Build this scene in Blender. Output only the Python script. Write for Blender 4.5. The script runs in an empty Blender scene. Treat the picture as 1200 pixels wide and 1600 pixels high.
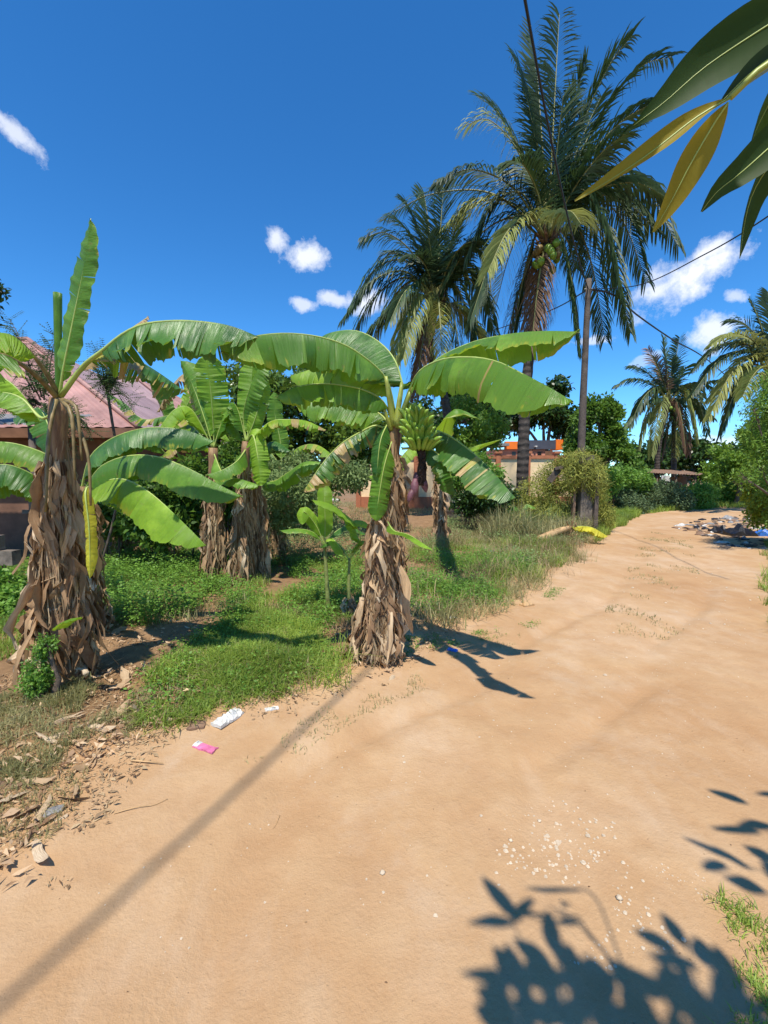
import bpy, math, random
import numpy as np
from mathutils import Vector, Matrix
R = math.radians
random.seed(7); RNG = np.random.default_rng(11)
scene = bpy.context.scene
COL = scene.collection
# ------------------------------------------------------------------ camera
F = 700.0; PITCH = R(4.5); CAMZ = 1.6
cam_d = bpy.data.cameras.new('camera'); cam = bpy.data.objects.new('camera', cam_d); COL.objects.link(cam)
cam.location = (0, 0, CAMZ); cam.rotation_euler = (R(90) - PITCH, 0, 0)
cam_d.sensor_fit = 'VERTICAL'; cam_d.sensor_height = 36; cam_d.lens = 36 * F / 1600
cam_d.clip_start = 0.05; cam_d.clip_end = 2000
scene.camera = cam
scene.view_settings.view_transform = 'Standard'; scene.view_settings.look = 'None'
scene.view_settings.gamma = 1; scene.view_settings.exposure = 0.25
# ------------------------------------------------------------------ sun and sky
SHX, SHY = 0.09, 0.46                      # ground shift of a shadow per metre of height
sv = Vector((-SHX, -SHY, 1)).normalized()  # towards the sun
sun_d = bpy.data.lights.new('sun', 'SUN'); sun_d.energy = 5.0; sun_d.angle = R(0.75); sun_d.color = (1, .945, .84)
sun = bpy.data.objects.new('sun', sun_d); COL.objects.link(sun)
sun.rotation_euler = sv.to_track_quat('Z', 'Y').to_euler(); sun.location = (0, -3, 12)
world = bpy.data.worlds.new('World'); scene.world = world; world.use_nodes = True
SKY_STRENGTH = 0.15

def at(px, py, d):
    a = (px - 600) / F; b = (800 - py) / F
    dy = math.cos(PITCH) + b * math.sin(PITCH); dz = b * math.cos(PITCH) - math.sin(PITCH)
    return Vector((a * d / dy, d, CAMZ + dz * d / dy))
def gnd(px, py):
    a = (px - 600) / F; b = (800 - py) / F
    dy = math.cos(PITCH) + b * math.sin(PITCH); dz = b * math.cos(PITCH) - math.sin(PITCH)
    t = -CAMZ / dz
    return Vector((a * t, dy * t, 0))

def build_world():
    nt = world.node_tree; N = nt.nodes; L = nt.links; N.clear()
    out = N.new('ShaderNodeOutputWorld'); bg = N.new('ShaderNodeBackground'); bg.inputs[1].default_value = SKY_STRENGTH
    sky = N.new('ShaderNodeTexSky'); sky.sky_type = 'NISHITA'; sky.sun_disc = False
    sky.sun_elevation = math.asin(sv.z); sky.sun_rotation = math.atan2(sv.x, sv.y)
    sky.altitude = 2500; sky.air_density = 1.0; sky.dust_density = 0.1; sky.ozone_density = 2.0
    hs = N.new('ShaderNodeHueSaturation'); hs.inputs['Saturation'].default_value = 1.28; hs.inputs['Value'].default_value = 1.0
    mul = N.new('ShaderNodeMix'); mul.data_type = 'RGBA'; mul.blend_type = 'MULTIPLY'; mul.inputs[0].default_value = 1
    L.new(sky.outputs[0], hs.inputs['Color']); L.new(hs.outputs[0], mul.inputs[6]); mul.inputs[7].default_value = (.84, 1.2, 1.32, 1)
    tc = N.new('ShaderNodeTexCoord')
    noise = N.new('ShaderNodeTexNoise'); noise.inputs['Scale'].default_value = 13; noise.inputs['Detail'].default_value = 10; noise.inputs['Roughness'].default_value = .68
    noise.inputs['Distortion'].default_value = .0
    L.new(tc.outputs['Generated'], noise.inputs['Vector'])
    def math_(op, a, b=None, c=None):
        m = N.new('ShaderNodeMath'); m.operation = op
        for i, v in enumerate((a, b, c)):
            if v is None: continue
            if isinstance(v, (int, float)): m.inputs[i].default_value = v
            else: L.new(v, m.inputs[i])
        return m.outputs[0]
    def dot(vec):
        d = N.new('ShaderNodeVectorMath'); d.operation = 'DOT_PRODUCT'; L.new(tc.outputs['Generated'], d.inputs[0]); d.inputs[1].default_value = vec
        return d.outputs['Value']
    total = None
    clouds = [(22, 208, 42, 20, 35, .75), (432, 372, 20, 26, -20, .85), (478, 402, 42, 22, -10, .95), (474, 476, 24, 12, 0, .7), (516, 466, 28, 13, 10, .75), (575, 470, 34, 22, 0, .9),
              (1085, 428, 92, 38, -22, 1.15), (1110, 392, 45, 22, -25, 1.0), (1030, 455, 46, 22, -10, .9), (1108, 520, 45, 32, -30, .9), (925, 533, 34, 9, 3, .65), (1150, 464, 22, 13, 30, .6),
              (1130, 690, 60, 14, 0, .7), (1010, 560, 30, 10, -20, .35), (-260, 420, 110, 40, 10, .9), (1500, 300, 150, 60, -10, .9), (180, -300, 160, 50, 5, .7), (1500, 620, 120, 30, 0, .9), (-400, 640, 160, 30, 0, .8)]
    for (px, py, rx, ry, ang, dens) in clouds:
        c = (at(px, py, 1) - cam.location); ln = c.length; c.normalize()
        f = math.cos(math.atan(math.hypot(px - 600, py - 800) / F))
        r_ = c.cross(Vector((0, 0, 1))).normalized(); u_ = r_.cross(c).normalized()
        ca, sa = math.cos(R(ang)), math.sin(R(ang))
        e1 = (r_ * ca - u_ * -sa * -1 * -1); e1 = r_ * ca + u_ * (-sa); e2 = r_ * sa + u_ * ca
        sx = rx / F * f; sy = ry / F * f
        a = math_('SUBTRACT', dot(e1), c.dot(e1)); b = math_('SUBTRACT', dot(e2), c.dot(e2))
        a = math_('DIVIDE', a, sx); b = math_('DIVIDE', b, sy)
        q = math_('ADD', math_('MULTIPLY', a, a), math_('MULTIPLY', b, b))
        q = math_('SQRT', q)
        q = math_('SUBTRACT', 1.0, q)
        q = math_('ADD', q, math_('MULTIPLY', math_('SUBTRACT', noise.outputs[0], .5), 3.0))
        front = math_('GREATER_THAN', dot(c), 0.5)
        q = math_('MULTIPLY', math_('SMOOTH_MIN', math_('MAXIMUM', math_('MULTIPLY', q, 1.3), 0.0), dens, .25), front)
        total = q if total is None else math_('MAXIMUM', total, q)
    total = math_('MINIMUM', math_('MULTIPLY', total, .95), 1.0)
    mix = N.new('ShaderNodeMix'); mix.data_type = 'RGBA'; L.new(total, mix.inputs[0]); L.new(mul.outputs[2], mix.inputs[6])
    mix.inputs[7].default_value = (6.0, 6.2, 6.7, 1)
    L.new(mix.outputs[2], bg.inputs[0]); L.new(bg.outputs[0], out.inputs[0])
build_world()

# ------------------------------------------------------------------ object helpers
ORG = {}
def tag(o, label=None, cat=None, group=None, kind=None):
    if label: o['label'] = label
    if cat: o['category'] = cat
    if group: o['group'] = group
    if kind: o['kind'] = kind
    return o
def thing(name, loc, label, cat, group=None):
    o = bpy.data.objects.new(name, None); COL.objects.link(o); o.location = loc; o.empty_display_size = .1
    ORG[o.name] = Vector(loc); return tag(o, label, cat, group)
def np_mesh(name, V, faces, uv=None, attrs=None, smooth=True):
    """V (n,3) ; faces: (m,k) array or list of arrays"""
    me = bpy.data.meshes.new(name); V = np.asarray(V, dtype=np.float32)
    if not isinstance(faces, list): faces = [faces]
    faces = [np.asarray(f, dtype=np.int32) for f in faces if len(f)]
    nl = sum(f.size for f in faces); nf = sum(len(f) for f in faces)
    me.vertices.add(len(V)); me.vertices.foreach_set('co', V.ravel())
    me.loops.add(nl); me.polygons.add(nf)
    li = np.concatenate([f.ravel() for f in faces]); me.loops.foreach_set('vertex_index', li)
    sizes = np.concatenate([np.full(len(f), f.shape[1], dtype=np.int32) for f in faces])
    starts = np.concatenate([[0], np.cumsum(sizes)[:-1]]).astype(np.int32)
    me.polygons.foreach_set('loop_start', starts)
    me.polygons.foreach_set('use_smooth', np.full(nf, smooth))
    if uv is not None:
        l = me.uv_layers.new(name='UVMap'); l.data.foreach_set('uv', np.asarray(uv, dtype=np.float32)[li].ravel())
    if attrs:
        for k, a in attrs.items():
            at_ = me.attributes.new(k, 'FLOAT', 'POINT'); at_.data.foreach_set('value', np.asarray(a, dtype=np.float32))
    me.update(calc_edges=True); me.validate()
    return me
def link(name, me, mat, parent=None, loc=None):
    o = bpy.data.objects.new(name, me); COL.objects.link(o)
    if mat and not me.materials: me.materials.append(mat)
    if parent: o.parent = parent
    if loc is not None: o.location = loc
    return o
class MB:
    def __init__(s): s.v = []; s.f = []; s.uv = []; s.a = []; s.d = []
    def vert(s, p, uv=(0, 0), rnd=0.5, dry=0.0):
        s.v.append((p[0], p[1], p[2])); s.uv.append(uv); s.a.append(rnd); s.d.append(dry); return len(s.v) - 1
    def box(s, c, size, rot=None, taper=1.0):
        c = Vector(c); hx, hy, hz = [q / 2 for q in size]; idx = []
        for sx, sy, sz in ((-1,-1,-1),(1,-1,-1),(1,1,-1),(-1,1,-1),(-1,-1,1),(1,-1,1),(1,1,1),(-1,1,1)):
            k = taper if sz > 0 else 1
            p = Vector((sx * hx * k, sy * hy * k, sz * hz))
            if rot: p = rot @ p
            idx.append(s.vert(c + p))
        for f in ((0,3,2,1),(4,5,6,7),(0,1,5,4),(1,2,6,5),(2,3,7,6),(3,0,4,7)): s.f.append([idx[i] for i in f])
    def tube(s, pts, radii, n=8, caps=True, rnd=.5, jit=0, squash=1):
        pts = [Vector(p) for p in pts]
        if isinstance(radii, (int, float)): radii = [radii] * len(pts)
        prev = None; rings = []; ref = None; ln = 0
        for i, p in enumerate(pts):
            t = (pts[min(i + 1, len(pts) - 1)] - pts[max(i - 1, 0)])
            t = t.normalized() if t.length > 1e-9 else Vector((0, 0, 1))
            if ref is None: ref = Vector((0, 1, 0)) if abs(t.y) < .9 else Vector((1, 0, 0))
            a = (ref - t * ref.dot(t)).normalized(); b = t.cross(a); ref = a
            if i: ln += (p - pts[i - 1]).length
            ring = []
            for k in range(n):
                an = 2 * math.pi * k / n; r = radii[i] * (1 + random.uniform(-jit, jit))
                ring.append(s.vert(p + a * (math.cos(an) * r) + b * (math.sin(an) * r * squash), (k / n, ln), rnd))
            rings.append(ring)
        for i in range(len(rings) - 1):
            for k in range(n): s.f.append([rings[i][k], rings[i][(k + 1) % n], rings[i + 1][(k + 1) % n], rings[i + 1][k]])
        if caps: s.f.append(rings[0][::-1]); s.f.append(rings[-1])
    def build(s, name, mat, parent=None, smooth=True, kind=None):
        org = ORG.get(parent.name, Vector((0, 0, 0))) if parent else Vector((0, 0, 0))
        V = np.array(s.v, dtype=np.float32).reshape(-1, 3) - np.array(org, dtype=np.float32)
        by = {}
        for f in s.f: by.setdefault(len(f), []).append(f)
        me = np_mesh(name, V, [np.array(x) for x in by.values()], np.array(s.uv), {'rnd': s.a, 'dry': s.d}, smooth)
        o = link(name, me, mat, parent); ORG[o.name] = org
        if kind: o['kind'] = kind
        return o
def spline(pts, n):
    P = [Vector(p) for p in pts]
    if len(P) == 2: return [P[0].lerp(P[1], i / (n - 1)) for i in range(n)]
    Q = [P[0] * 2 - P[1]] + P + [P[-1] * 2 - P[-2]]
    seg = [(P[i + 1] - P[i]).length for i in range(len(P) - 1)]; tot = sum(seg); out = []
    for i in range(n):
        d = tot * i / (n - 1); k = 0
        while k < len(seg) - 1 and d > seg[k]: d -= seg[k]; k += 1
        t = min(1, d / max(seg[k], 1e-9)); a, b, c, e = Q[k], Q[k + 1], Q[k + 2], Q[k + 3]
        out.append(.5 * ((2 * b) + (c - a) * t + (2 * a - 5 * b + 4 * c - e) * t * t + (3 * b - a - 3 * c + e) * t ** 3))
    return out
# ------------------------------------------------------------------ value noise in numpy
_perm = RNG.random((256, 256))
def vnoise(x, y, scale=1.0, seed=0):
    x = np.asarray(x, float) * scale + 17.3 * seed + 1000; y = np.asarray(y, float) * scale + 9.1 * seed + 1000
    xi = np.floor(x).astype(int); yi = np.floor(y).astype(int); fx = x - xi; fy = y - yi
    fx = fx * fx * (3 - 2 * fx); fy = fy * fy * (3 - 2 * fy); g = lambda a, b: _perm[a % 256, b % 256]
    return (g(xi, yi) * (1 - fx) + g(xi + 1, yi) * fx) * (1 - fy) + (g(xi, yi + 1) * (1 - fx) + g(xi + 1, yi + 1) * fx) * fy
LY = [-6, 1.5, 2.35, 2.88, 3.34, 4.13, 5.37, 8.2, 13.1, 19.3, 22.4, 23.6, 26]; LX = [-1.9, -1.5, -1.42, -.77, -.2, .24, 1.57, 3.57, 6.6, 11, 16, 24, 70]
RY = [-6, 1.3, 2.0, 3.5, 7, 10, 13.5, 17, 19.5, 20.6, 21.5]; RX = [.4, 1.15, 2.05, 3.4, 6.3, 8.9, 12.2, 16.2, 22, 30, 70]
def xl(y): return np.interp(y, LY, LX)
def xr(y): return np.interp(y, RY, RX)
def road_sd(x, y):      # >0 inside the road, metres to its nearer edge (roughly)
    w = (vnoise(x, y, 1.7, 3) - .5) * .5 + (vnoise(x, y, 6, 4) - .5) * .16
    return np.minimum(x - xl(y), xr(y) - x) + w
def hgt(x, y):
    x = np.asarray(x, float); y = np.asarray(y, float); sd = road_sd(x, y)
    verge = np.clip((-sd) / .8, 0, 1)
    h = .06 * (vnoise(x, y, .6, 1) - .5) + .022 * (vnoise(x, y, 2.6, 2) - .5) * (1 + verge * 2) + .05 * verge
    h += .008 * (vnoise(x, y, 7, 5) - .5) * (1 + 2 * verge) + .004 * (vnoise(x, y, 16, 6) - .5)
    for o_ in (1.0, 2.3): h -= .028 * np.exp(-((x - xl(y) - o_ - .25 * (vnoise(x * 0, y, .5, 7) - .5)) / .13) ** 2) * (y > 1)
    far = np.clip((np.hypot(x, y) - 30) / 60, 0, 1); return h * (1 - far * .3)
def H(x, y): return float(hgt(x, y))
def G(px, py):
    p = gnd(px, py); p.z = H(p.x, p.y); return p

# ------------------------------------------------------------------ materials
def new_mat(name):
    m = bpy.data.materials.new(name); m.use_nodes = True; nt = m.node_tree; b = nt.nodes['Principled BSDF']; return m, nt, b
def nz(nt, scale, detail=4, rough=.55, vec=None, dim='3D'):
    n = nt.nodes.new('ShaderNodeTexNoise'); n.inputs['Scale'].default_value = scale; n.inputs['Detail'].default_value = detail; n.inputs['Roughness'].default_value = rough
    if vec is not None: nt.links.new(vec, n.inputs['Vector'])
    return n.outputs[0]
def pos(nt): return nt.nodes.new('ShaderNodeNewGeometry').outputs['Position']
def ocoord(nt): return nt.nodes.new('ShaderNodeTexCoord').outputs['Object']
def ramp(nt, fac, stops):
    r = nt.nodes.new('ShaderNodeValToRGB'); e = r.color_ramp.elements
    while len(e) < len(stops): e.new(.5)
    for i, (p, c) in enumerate(stops): e[i].position = p; e[i].color = (*c, 1) if len(c) == 3 else c
    nt.links.new(fac, r.inputs[0]); return r.outputs[0]
def mixc(nt, fac, a, b, mode='MIX'):
    m = nt.nodes.new('ShaderNodeMix'); m.data_type = 'RGBA'; m.blend_type = mode
    for s, v in ((0, fac), (6, a), (7, b)):
        if isinstance(v, (int, float)): m.inputs[s].default_value = v
        elif isinstance(v, tuple): m.inputs[s].default_value = (*v, 1)
        else: nt.links.new(v, m.inputs[s])
    return m.outputs[2]
def mth(nt, op, a, b=0.0):
    m = nt.nodes.new('ShaderNodeMath'); m.operation = op
    for i, v in enumerate((a, b)):
        if isinstance(v, (int, float)): m.inputs[i].default_value = v
        else: nt.links.new(v, m.inputs[i])
    return m.outputs[0]
def attr(nt, n):
    a = nt.nodes.new('ShaderNodeAttribute'); a.attribute_name = n; return a.outputs['Fac']
def bump(nt, b, h, strength=.3, dist=.02):
    n = nt.nodes.new('ShaderNodeBump'); n.inputs['Strength'].default_value = strength; n.inputs['Distance'].default_value = dist
    nt.links.new(h, n.inputs['Height']); nt.links.new(n.outputs[0], b.inputs['Normal']); return n
def transl(nt, b, col, amount):
    t = nt.nodes.new('ShaderNodeBsdfTranslucent'); mx = nt.nodes.new('ShaderNodeMixShader'); mx.inputs[0].default_value = amount
    if isinstance(col, tuple): t.inputs[0].default_value = (*col, 1)
    else: nt.links.new(col, t.inputs[0])
    nt.links.new(b.outputs[0], mx.inputs[1]); nt.links.new(t.outputs[0], mx.inputs[2])
    nt.links.new(mx.outputs[0], nt.nodes['Material Output'].inputs[0])
def simple(name, col, rough=.8, var=.25, scale=8, bmp=0.0, bscale=None, metallic=0):
    m, nt, b = new_mat(name); p = ocoord(nt)
    dark = tuple(c * (1 - var) for c in col); lite = tuple(min(1, c * (1 + var)) for c in col)
    c = ramp(nt, nz(nt, scale, 6, .6, p), [(.3, dark), (.7, lite)]); nt.links.new(c, b.inputs['Base Color'])
    b.inputs['Roughness'].default_value = rough; b.inputs['Metallic'].default_value = metallic
    if bmp: bump(nt, b, nz(nt, bscale or scale * 4, 5, .6, p), bmp, .02)
    return m
def banana_green(name, dark, light, gloss=.42, trans=.28, tcol=(.32, .5, .03)):
    m, nt, b = new_mat(name); uv = nt.nodes.new('ShaderNodeUVMap').outputs[0]
    sx = nt.nodes.new('ShaderNodeSeparateXYZ'); nt.links.new(uv, sx.inputs[0])
    w = mth(nt, 'SINE', mth(nt, 'MULTIPLY', sx.outputs[0], 700.0))         # fine parallel veins
    cb = nt.nodes.new('ShaderNodeCombineXYZ'); nt.links.new(mth(nt, 'MULTIPLY', sx.outputs[0], 60.0), cb.inputs[0]); nt.links.new(mth(nt, 'MULTIPLY', sx.outputs[1], 1.2), cb.inputs[1])
    stripes = nz(nt, 1.0, 3, .6, cb.outputs[0])
    base = mixc(nt, attr(nt, 'rnd'), dark, light)
    base = mixc(nt, mth(nt, 'MULTIPLY', stripes, .65), base, tuple(c * .55 for c in dark))
    base = mixc(nt, ramp(nt, nz(nt, 2.6, 6, .7, pos(nt)), [(.5, (0, 0, 0)), (.72, (.6, .6, .6))]), base, tuple(min(1, c * 1.5 + a_) for c, a_ in zip(light, (.05, .03, .015))))
    base = mixc(nt, ramp(nt, nz(nt, 22, 5, .7, pos(nt)), [(.6, (0, 0, 0)), (.68, (.6, .6, .6))]), base, (.22, .2, .06))
    dryc = ramp(nt, nz(nt, 9, 5, .7, cb.outputs[0]), [(.3, (.22, .11, .045)), (.5, (.5, .34, .13)), (.75, (.52, .44, .26))])
    d = mth(nt, 'MINIMUM', mth(nt, 'MAXIMUM', mth(nt, 'MULTIPLY', mth(nt, 'SUBTRACT', mth(nt, 'ADD', attr(nt, 'dry'), mth(nt, 'MULTIPLY', stripes, .6)), .78), 5.0), 0.0), 1.0)
    yel = mth(nt, 'MINIMUM', mth(nt, 'MAXIMUM', mth(nt, 'MULTIPLY', mth(nt, 'SUBTRACT', mth(nt, 'ADD', attr(nt, 'dry'), mth(nt, 'MULTIPLY', stripes, .6)), .62), 5.0), 0.0), 1.0)
    base = mixc(nt, mth(nt, 'MULTIPLY', yel, .8), base, (.42, .44, .03)); base = mixc(nt, d, base, dryc)
    nt.links.new(base, b.inputs['Base Color'])
    b.inputs['Roughness'].default_value = gloss; b.inputs['Specular IOR Level'].default_value = .45
    bump(nt, b, mth(nt, 'ADD', mth(nt, 'MULTIPLY', w, .3), mth(nt, 'MULTIPLY', stripes, 2.2)), .45, .006)
    tc = mixc(nt, d, mixc(nt, yel, tcol, (.6, .55, .04)), (.4, .26, .1))
    transl(nt, b, tc, trans); return m
def foliage(name, dark, light, trans=.25, gloss=.5, tcol=None):
    m, nt, b = new_mat(name)
    f = mth(nt, 'ADD', mth(nt, 'MULTIPLY', attr(nt, 'rnd'), .75), mth(nt, 'MULTIPLY', nz(nt, 1.3, 3, .6, pos(nt)), .4))
    c = ramp(nt, f, [(.15, dark), (.9, light)]); nt.links.new(c, b.inputs['Base Color']); b.inputs['Roughness'].default_value = gloss
    b.inputs['Specular IOR Level'].default_value = .35
    transl(nt, b, tcol or tuple(min(1, q * 1.6) for q in light), trans); return m
M = {}
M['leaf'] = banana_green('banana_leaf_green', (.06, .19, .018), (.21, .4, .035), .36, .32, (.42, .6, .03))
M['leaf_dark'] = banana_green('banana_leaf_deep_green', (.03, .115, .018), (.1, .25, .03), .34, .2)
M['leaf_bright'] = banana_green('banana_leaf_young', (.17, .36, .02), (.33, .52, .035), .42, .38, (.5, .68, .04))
M['leaf_yellow'] = banana_green('banana_leaf_yellow', (.55, .5, .03), (.75, .66, .05), .5, .3, (.8, .7, .05))
M['midrib'] = simple('banana_midrib', (.36, .44, .1), .45, .2, 6)
M['petiole'] = simple('banana_petiole', (.3, .34, .06), .45, .4, 9)
M['petiole_brown'] = simple('banana_petiole_browned', (.2, .14, .05), .5, .6, 14)
def dead_mat():
    m, nt, b = new_mat('dry_banana_leaf'); oi = nt.nodes.new('ShaderNodeObjectInfo'); uv = nt.nodes.new('ShaderNodeUVMap').outputs[0]
    mp = nt.nodes.new('ShaderNodeMapping'); mp.inputs['Scale'].default_value = (26, 2.2, 1); nt.links.new(uv, mp.inputs[0])
    st = nz(nt, 1.6, 5, .65, mp.outputs[0])
    c1 = ramp(nt, oi.outputs['Random'], [(0, (.11, .045, .018)), (.2, (.24, .115, .045)), (.45, (.42, .24, .105)), (.7, (.62, .42, .23)), (1, (.74, .59, .4))])
    c = mixc(nt, mth(nt, 'MULTIPLY', ramp(nt, st, [(.42, (0, 0, 0)), (.6, (1, 1, 1))]), .5), c1, (.15, .07, .03), 'MIX')
    c = mixc(nt, mth(nt, 'MULTIPLY', nz(nt, 30, 3, .6, ocoord(nt)), .4), c, (.62, .46, .28))
    nt.links.new(c, b.inputs['Base Color']); b.inputs['Roughness'].default_value = .75; bump(nt, b, st, .6, .01)
    transl(nt, b, (.45, .24, .09), .15); return m
M['dead'] = dead_mat()
def stem_mat():
    m, nt, b = new_mat('banana_pseudostem'); p = ocoord(nt)
    mp = nt.nodes.new('ShaderNodeMapping'); mp.inputs['Scale'].default_value = (14, 14, 1.6); nt.links.new(p, mp.inputs[0])
    st = nz(nt, 2.2, 6, .65, mp.outputs[0])
    c = ramp(nt, st, [(.25, (.07, .035, .018)), (.45, (.2, .1, .045)), (.6, (.33, .2, .09)), (.8, (.3, .27, .1))])
    nt.links.new(c, b.inputs['Base Color']); b.inputs['Roughness'].default_value = .65; bump(nt, b, st, .8, .02); return m
M['stem'] = stem_mat()
M['stem_green'] = simple('young_banana_stem', (.2, .22, .06), .5, .5, 10, .3)
def soil_mat(name, is_road):
    m, nt, b = new_mat(name); p = pos(nt)
    big = nz(nt, .55, 5, .6, p); mid = nz(nt, 3.2, 8, .65, p); fine = nz(nt, 60, 6, .7, p); grit = nz(nt, 260, 3, .7, p)
    c = ramp(nt, big, [(.3, (.42, .24, .115)), (.5, (.5, .32, .17)), (.7, (.58, .41, .26))])
    c = mixc(nt, mth(nt, 'MULTIPLY', ramp(nt, mid, [(.35, (1, 1, 1)), (.62, (0, 0, 0))]), .5), c, (.4, .22, .1))
    c = mixc(nt, mth(nt, 'MULTIPLY', ramp(nt, nz(nt, .9, 8, .72, p), [(.53, (0, 0, 0)), (.72, (1, 1, 1))]), .55), c, (.54, .42, .3))
    c = mixc(nt, mth(nt, 'MULTIPLY', fine, .22), c, (.36, .2, .1)); c = mixc(nt, mth(nt, 'MULTIPLY', ramp(nt, grit, [(.62, (0, 0, 0)), (.7, (1, 1, 1))]), .35), c, (.66, .52, .36))
    mp = nt.nodes.new('ShaderNodeMapping'); mp.inputs['Rotation'].default_value = (0, 0, R(32)); mp.inputs['Scale'].default_value = (2.0, .9, 1); nt.links.new(p, mp.inputs[0]); wsh = nz(nt, 1.1, 7, .65, mp.outputs[0])
    c = mixc(nt, mth(nt, 'MULTIPLY', ramp(nt, wsh, [(.52, (0, 0, 0)), (.7, (1, 1, 1))]), .3), c, (.6, .46, .32)); c = mixc(nt, mth(nt, 'MULTIPLY', ramp(nt, wsh, [(.3, (1, 1, 1)), (.46, (0, 0, 0))]), .45), c, (.4, .235, .12))
    v = attr(nt, 'verge')
    org = ramp(nt, nz(nt, 7, 8, .7, p), [(.3, (.09, .05, .025)), (.5, (.2, .115, .055)), (.7, (.3, .18, .095))])
    fac = mth(nt, 'MULTIPLY', mth(nt, 'MINIMUM', mth(nt, 'MAXIMUM', mth(nt, 'MULTIPLY', mth(nt, 'SUBTRACT', mth(nt, 'ADD', v, mth(nt, 'MULTIPLY', nz(nt, 2.4, 6, .7, p), .9)), .72), 1.8), 0.0), 1.0), .8)
    c = mixc(nt, fac, c, org)
    nt.links.new(c, b.inputs['Base Color']); b.inputs['Roughness'].default_value = .95; b.inputs['Specular IOR Level'].default_value = .15
    hh = mth(nt, 'ADD', mth(nt, 'MULTIPLY', mid, 1.0), mth(nt, 'ADD', mth(nt, 'MULTIPLY', fine, .22), mth(nt, 'MULTIPLY', grit, .06)))
    bump(nt, b, hh, .7, .04); return m
M['road'] = soil_mat('sandy_road', True); M['soil'] = soil_mat('verge_soil', False)
M['grass'] = foliage('grass_green', (.03, .07, .01), (.32, .42, .07), .3)
M['grass_dry'] = foliage('grass_mixed_dry', (.08, .1, .02), (.42, .37, .18), .3, .7)
M['weed'] = foliage('broad_weed', (.025, .08, .012), (.2, .36, .05), .28)
M['weed_pale'] = foliage('pale_weed', (.08, .14, .035), (.25, .33, .12), .25, .65)
M['tree_dark'] = foliage('dark_tree_leaf', (.012, .035, .008), (.05, .1, .018), .12, .35)
M['tree_deep'] = foliage('deep_tree_leaf', (.012, .035, .006), (.14, .22, .03), .18, .3)
M['tree_mid'] = foliage('mid_tree_leaf', (.025, .07, .012), (.14, .25, .03), .25)
M['tree_light'] = foliage('light_tree_leaf', (.06, .14, .015), (.2, .32, .04), .3)
M['bush_yellow'] = foliage('yellow_bush_leaf', (.09, .16, .015), (.36, .42, .04), .3)
M['vine'] = foliage('creeper_strand', (.12, .15, .025), (.36, .36, .07), .2, .7)
M['hedge'] = foliage('hedge_leaf', (.04, .075, .03), (.14, .2, .08), .15, .6)
M['feather'] = foliage('feathery_leaf', (.03, .07, .03), (.09, .15, .05), .2)
M['palm'] = foliage('palm_leaflet', (.014, .034, .013), (.07, .12, .035), .14, .5)
M['palm_yellow'] = foliage('palm_leaflet_yellowing', (.11, .15, .03), (.36, .36, .1), .2, .6)
M['palm_dead'] = foliage('palm_leaflet_dead', (.11, .06, .035), (.26, .16, .1), .1, .8)
M['fibre'] = foliage('dry_fibre', (.12, .06, .025), (.52, .38, .22), .08, .8)
M['rachis'] = simple('palm_rachis', (.22, .22, .07), .5, .3, 5)
M['bark'] = simple('tree_bark', (.12, .085, .06), .9, .4, 12, .6)
def palm_bark():
    m, nt, b = new_mat('palm_bark'); p = ocoord(nt); sx = nt.nodes.new('ShaderNodeSeparateXYZ'); nt.links.new(p, sx.inputs[0])
    ring = mth(nt, 'SINE', mth(nt, 'ADD', mth(nt, 'MULTIPLY', sx.outputs[2], 30.0), mth(nt, 'MULTIPLY', nz(nt, 3, 3, .5, p), 5.0)))
    c = ramp(nt, mth(nt, 'ADD', mth(nt, 'MULTIPLY', ring, .035), nz(nt, 9, 6, .7, p)), [(.3, (.025, .018, .014)), (.55, (.065, .05, .04)), (.8, (.14, .115, .095))])
    nt.links.new(c, b.inputs['Base Color']); b.inputs['Roughness'].default_value = .9; bump(nt, b, ring, .35, .03); return m
M['palm_bark'] = palm_bark()
M['pole'] = simple('weathered_pole', (.1, .075, .06), .85, .4, 6, .5)
M['cable'] = simple('black_cable', (.012, .012, .013), .6, .2, 5)
M['banana'] = simple('green_banana', (.2, .32, .035), .38, .35, 14)
M['bud'] = simple('banana_flower_bract', (.17, .065, .08), .55, .3, 10, .3)
M['fuzz'] = simple('dried_flower_stalk', (.055, .03, .018), .95, .6, 60, .8)
M['concrete'] = simple('stained_concrete', (.19, .15, .115), .9, .6, 4, .6)
M['cream'] = simple('cream_wall_paint', (.9, .66, .38), .85, .1, 3)
M['terracotta'] = simple('terracotta_paint', (.42, .15, .07), .8, .15, 4)
M['pinkwall'] = simple('salmon_wall_paint', (.6, .25, .16), .8, .12, 4)
M['orange'] = simple('orange_paint', (.95, .2, .015), .6, .08, 4)
M['slate'] = simple('slate_fascia', (.07, .075, .1), .6, .15, 4)
M['roof_red'] = simple('faded_red_roof_sheet', (.38, .2, .165), .55, .3, 1.6)
M['roof_mauve'] = simple('faded_mauve_wing_shaded_hip', (.3, .2, .2), .55, .25, 1.6)  # mauve of the wing; on the hip face it imitates shading
M['brownwall'] = simple('brown_house_wall', (.2, .1, .06), .9, .3, 3, .3)
M['dark'] = simple('dark_glass', (.02, .02, .022), .3, .2, 3)
M['rust'] = simple('rusty_sheet', (.22, .13, .08), .8, .4, 6, .4)
M['white'] = simple('white_plastic', (.62, .6, .55), .5, .12, 14, .3)
M['pink'] = simple('pink_wrapper', (.65, .16, .3), .4, .3, 22, .3)
M['blue'] = simple('blue_plastic', (.03, .14, .5), .4, .3, 12, .3)
M['black'] = simple('black_plastic', (.015, .014, .016), .4, .5, 12, .4)
M['grey'] = simple('grey_plastic', (.24, .23, .22), .7, .3, 12, .3)
M['stone'] = simple('pale_stone', (.55, .44, .31), .9, .2, 20, .3)
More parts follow.
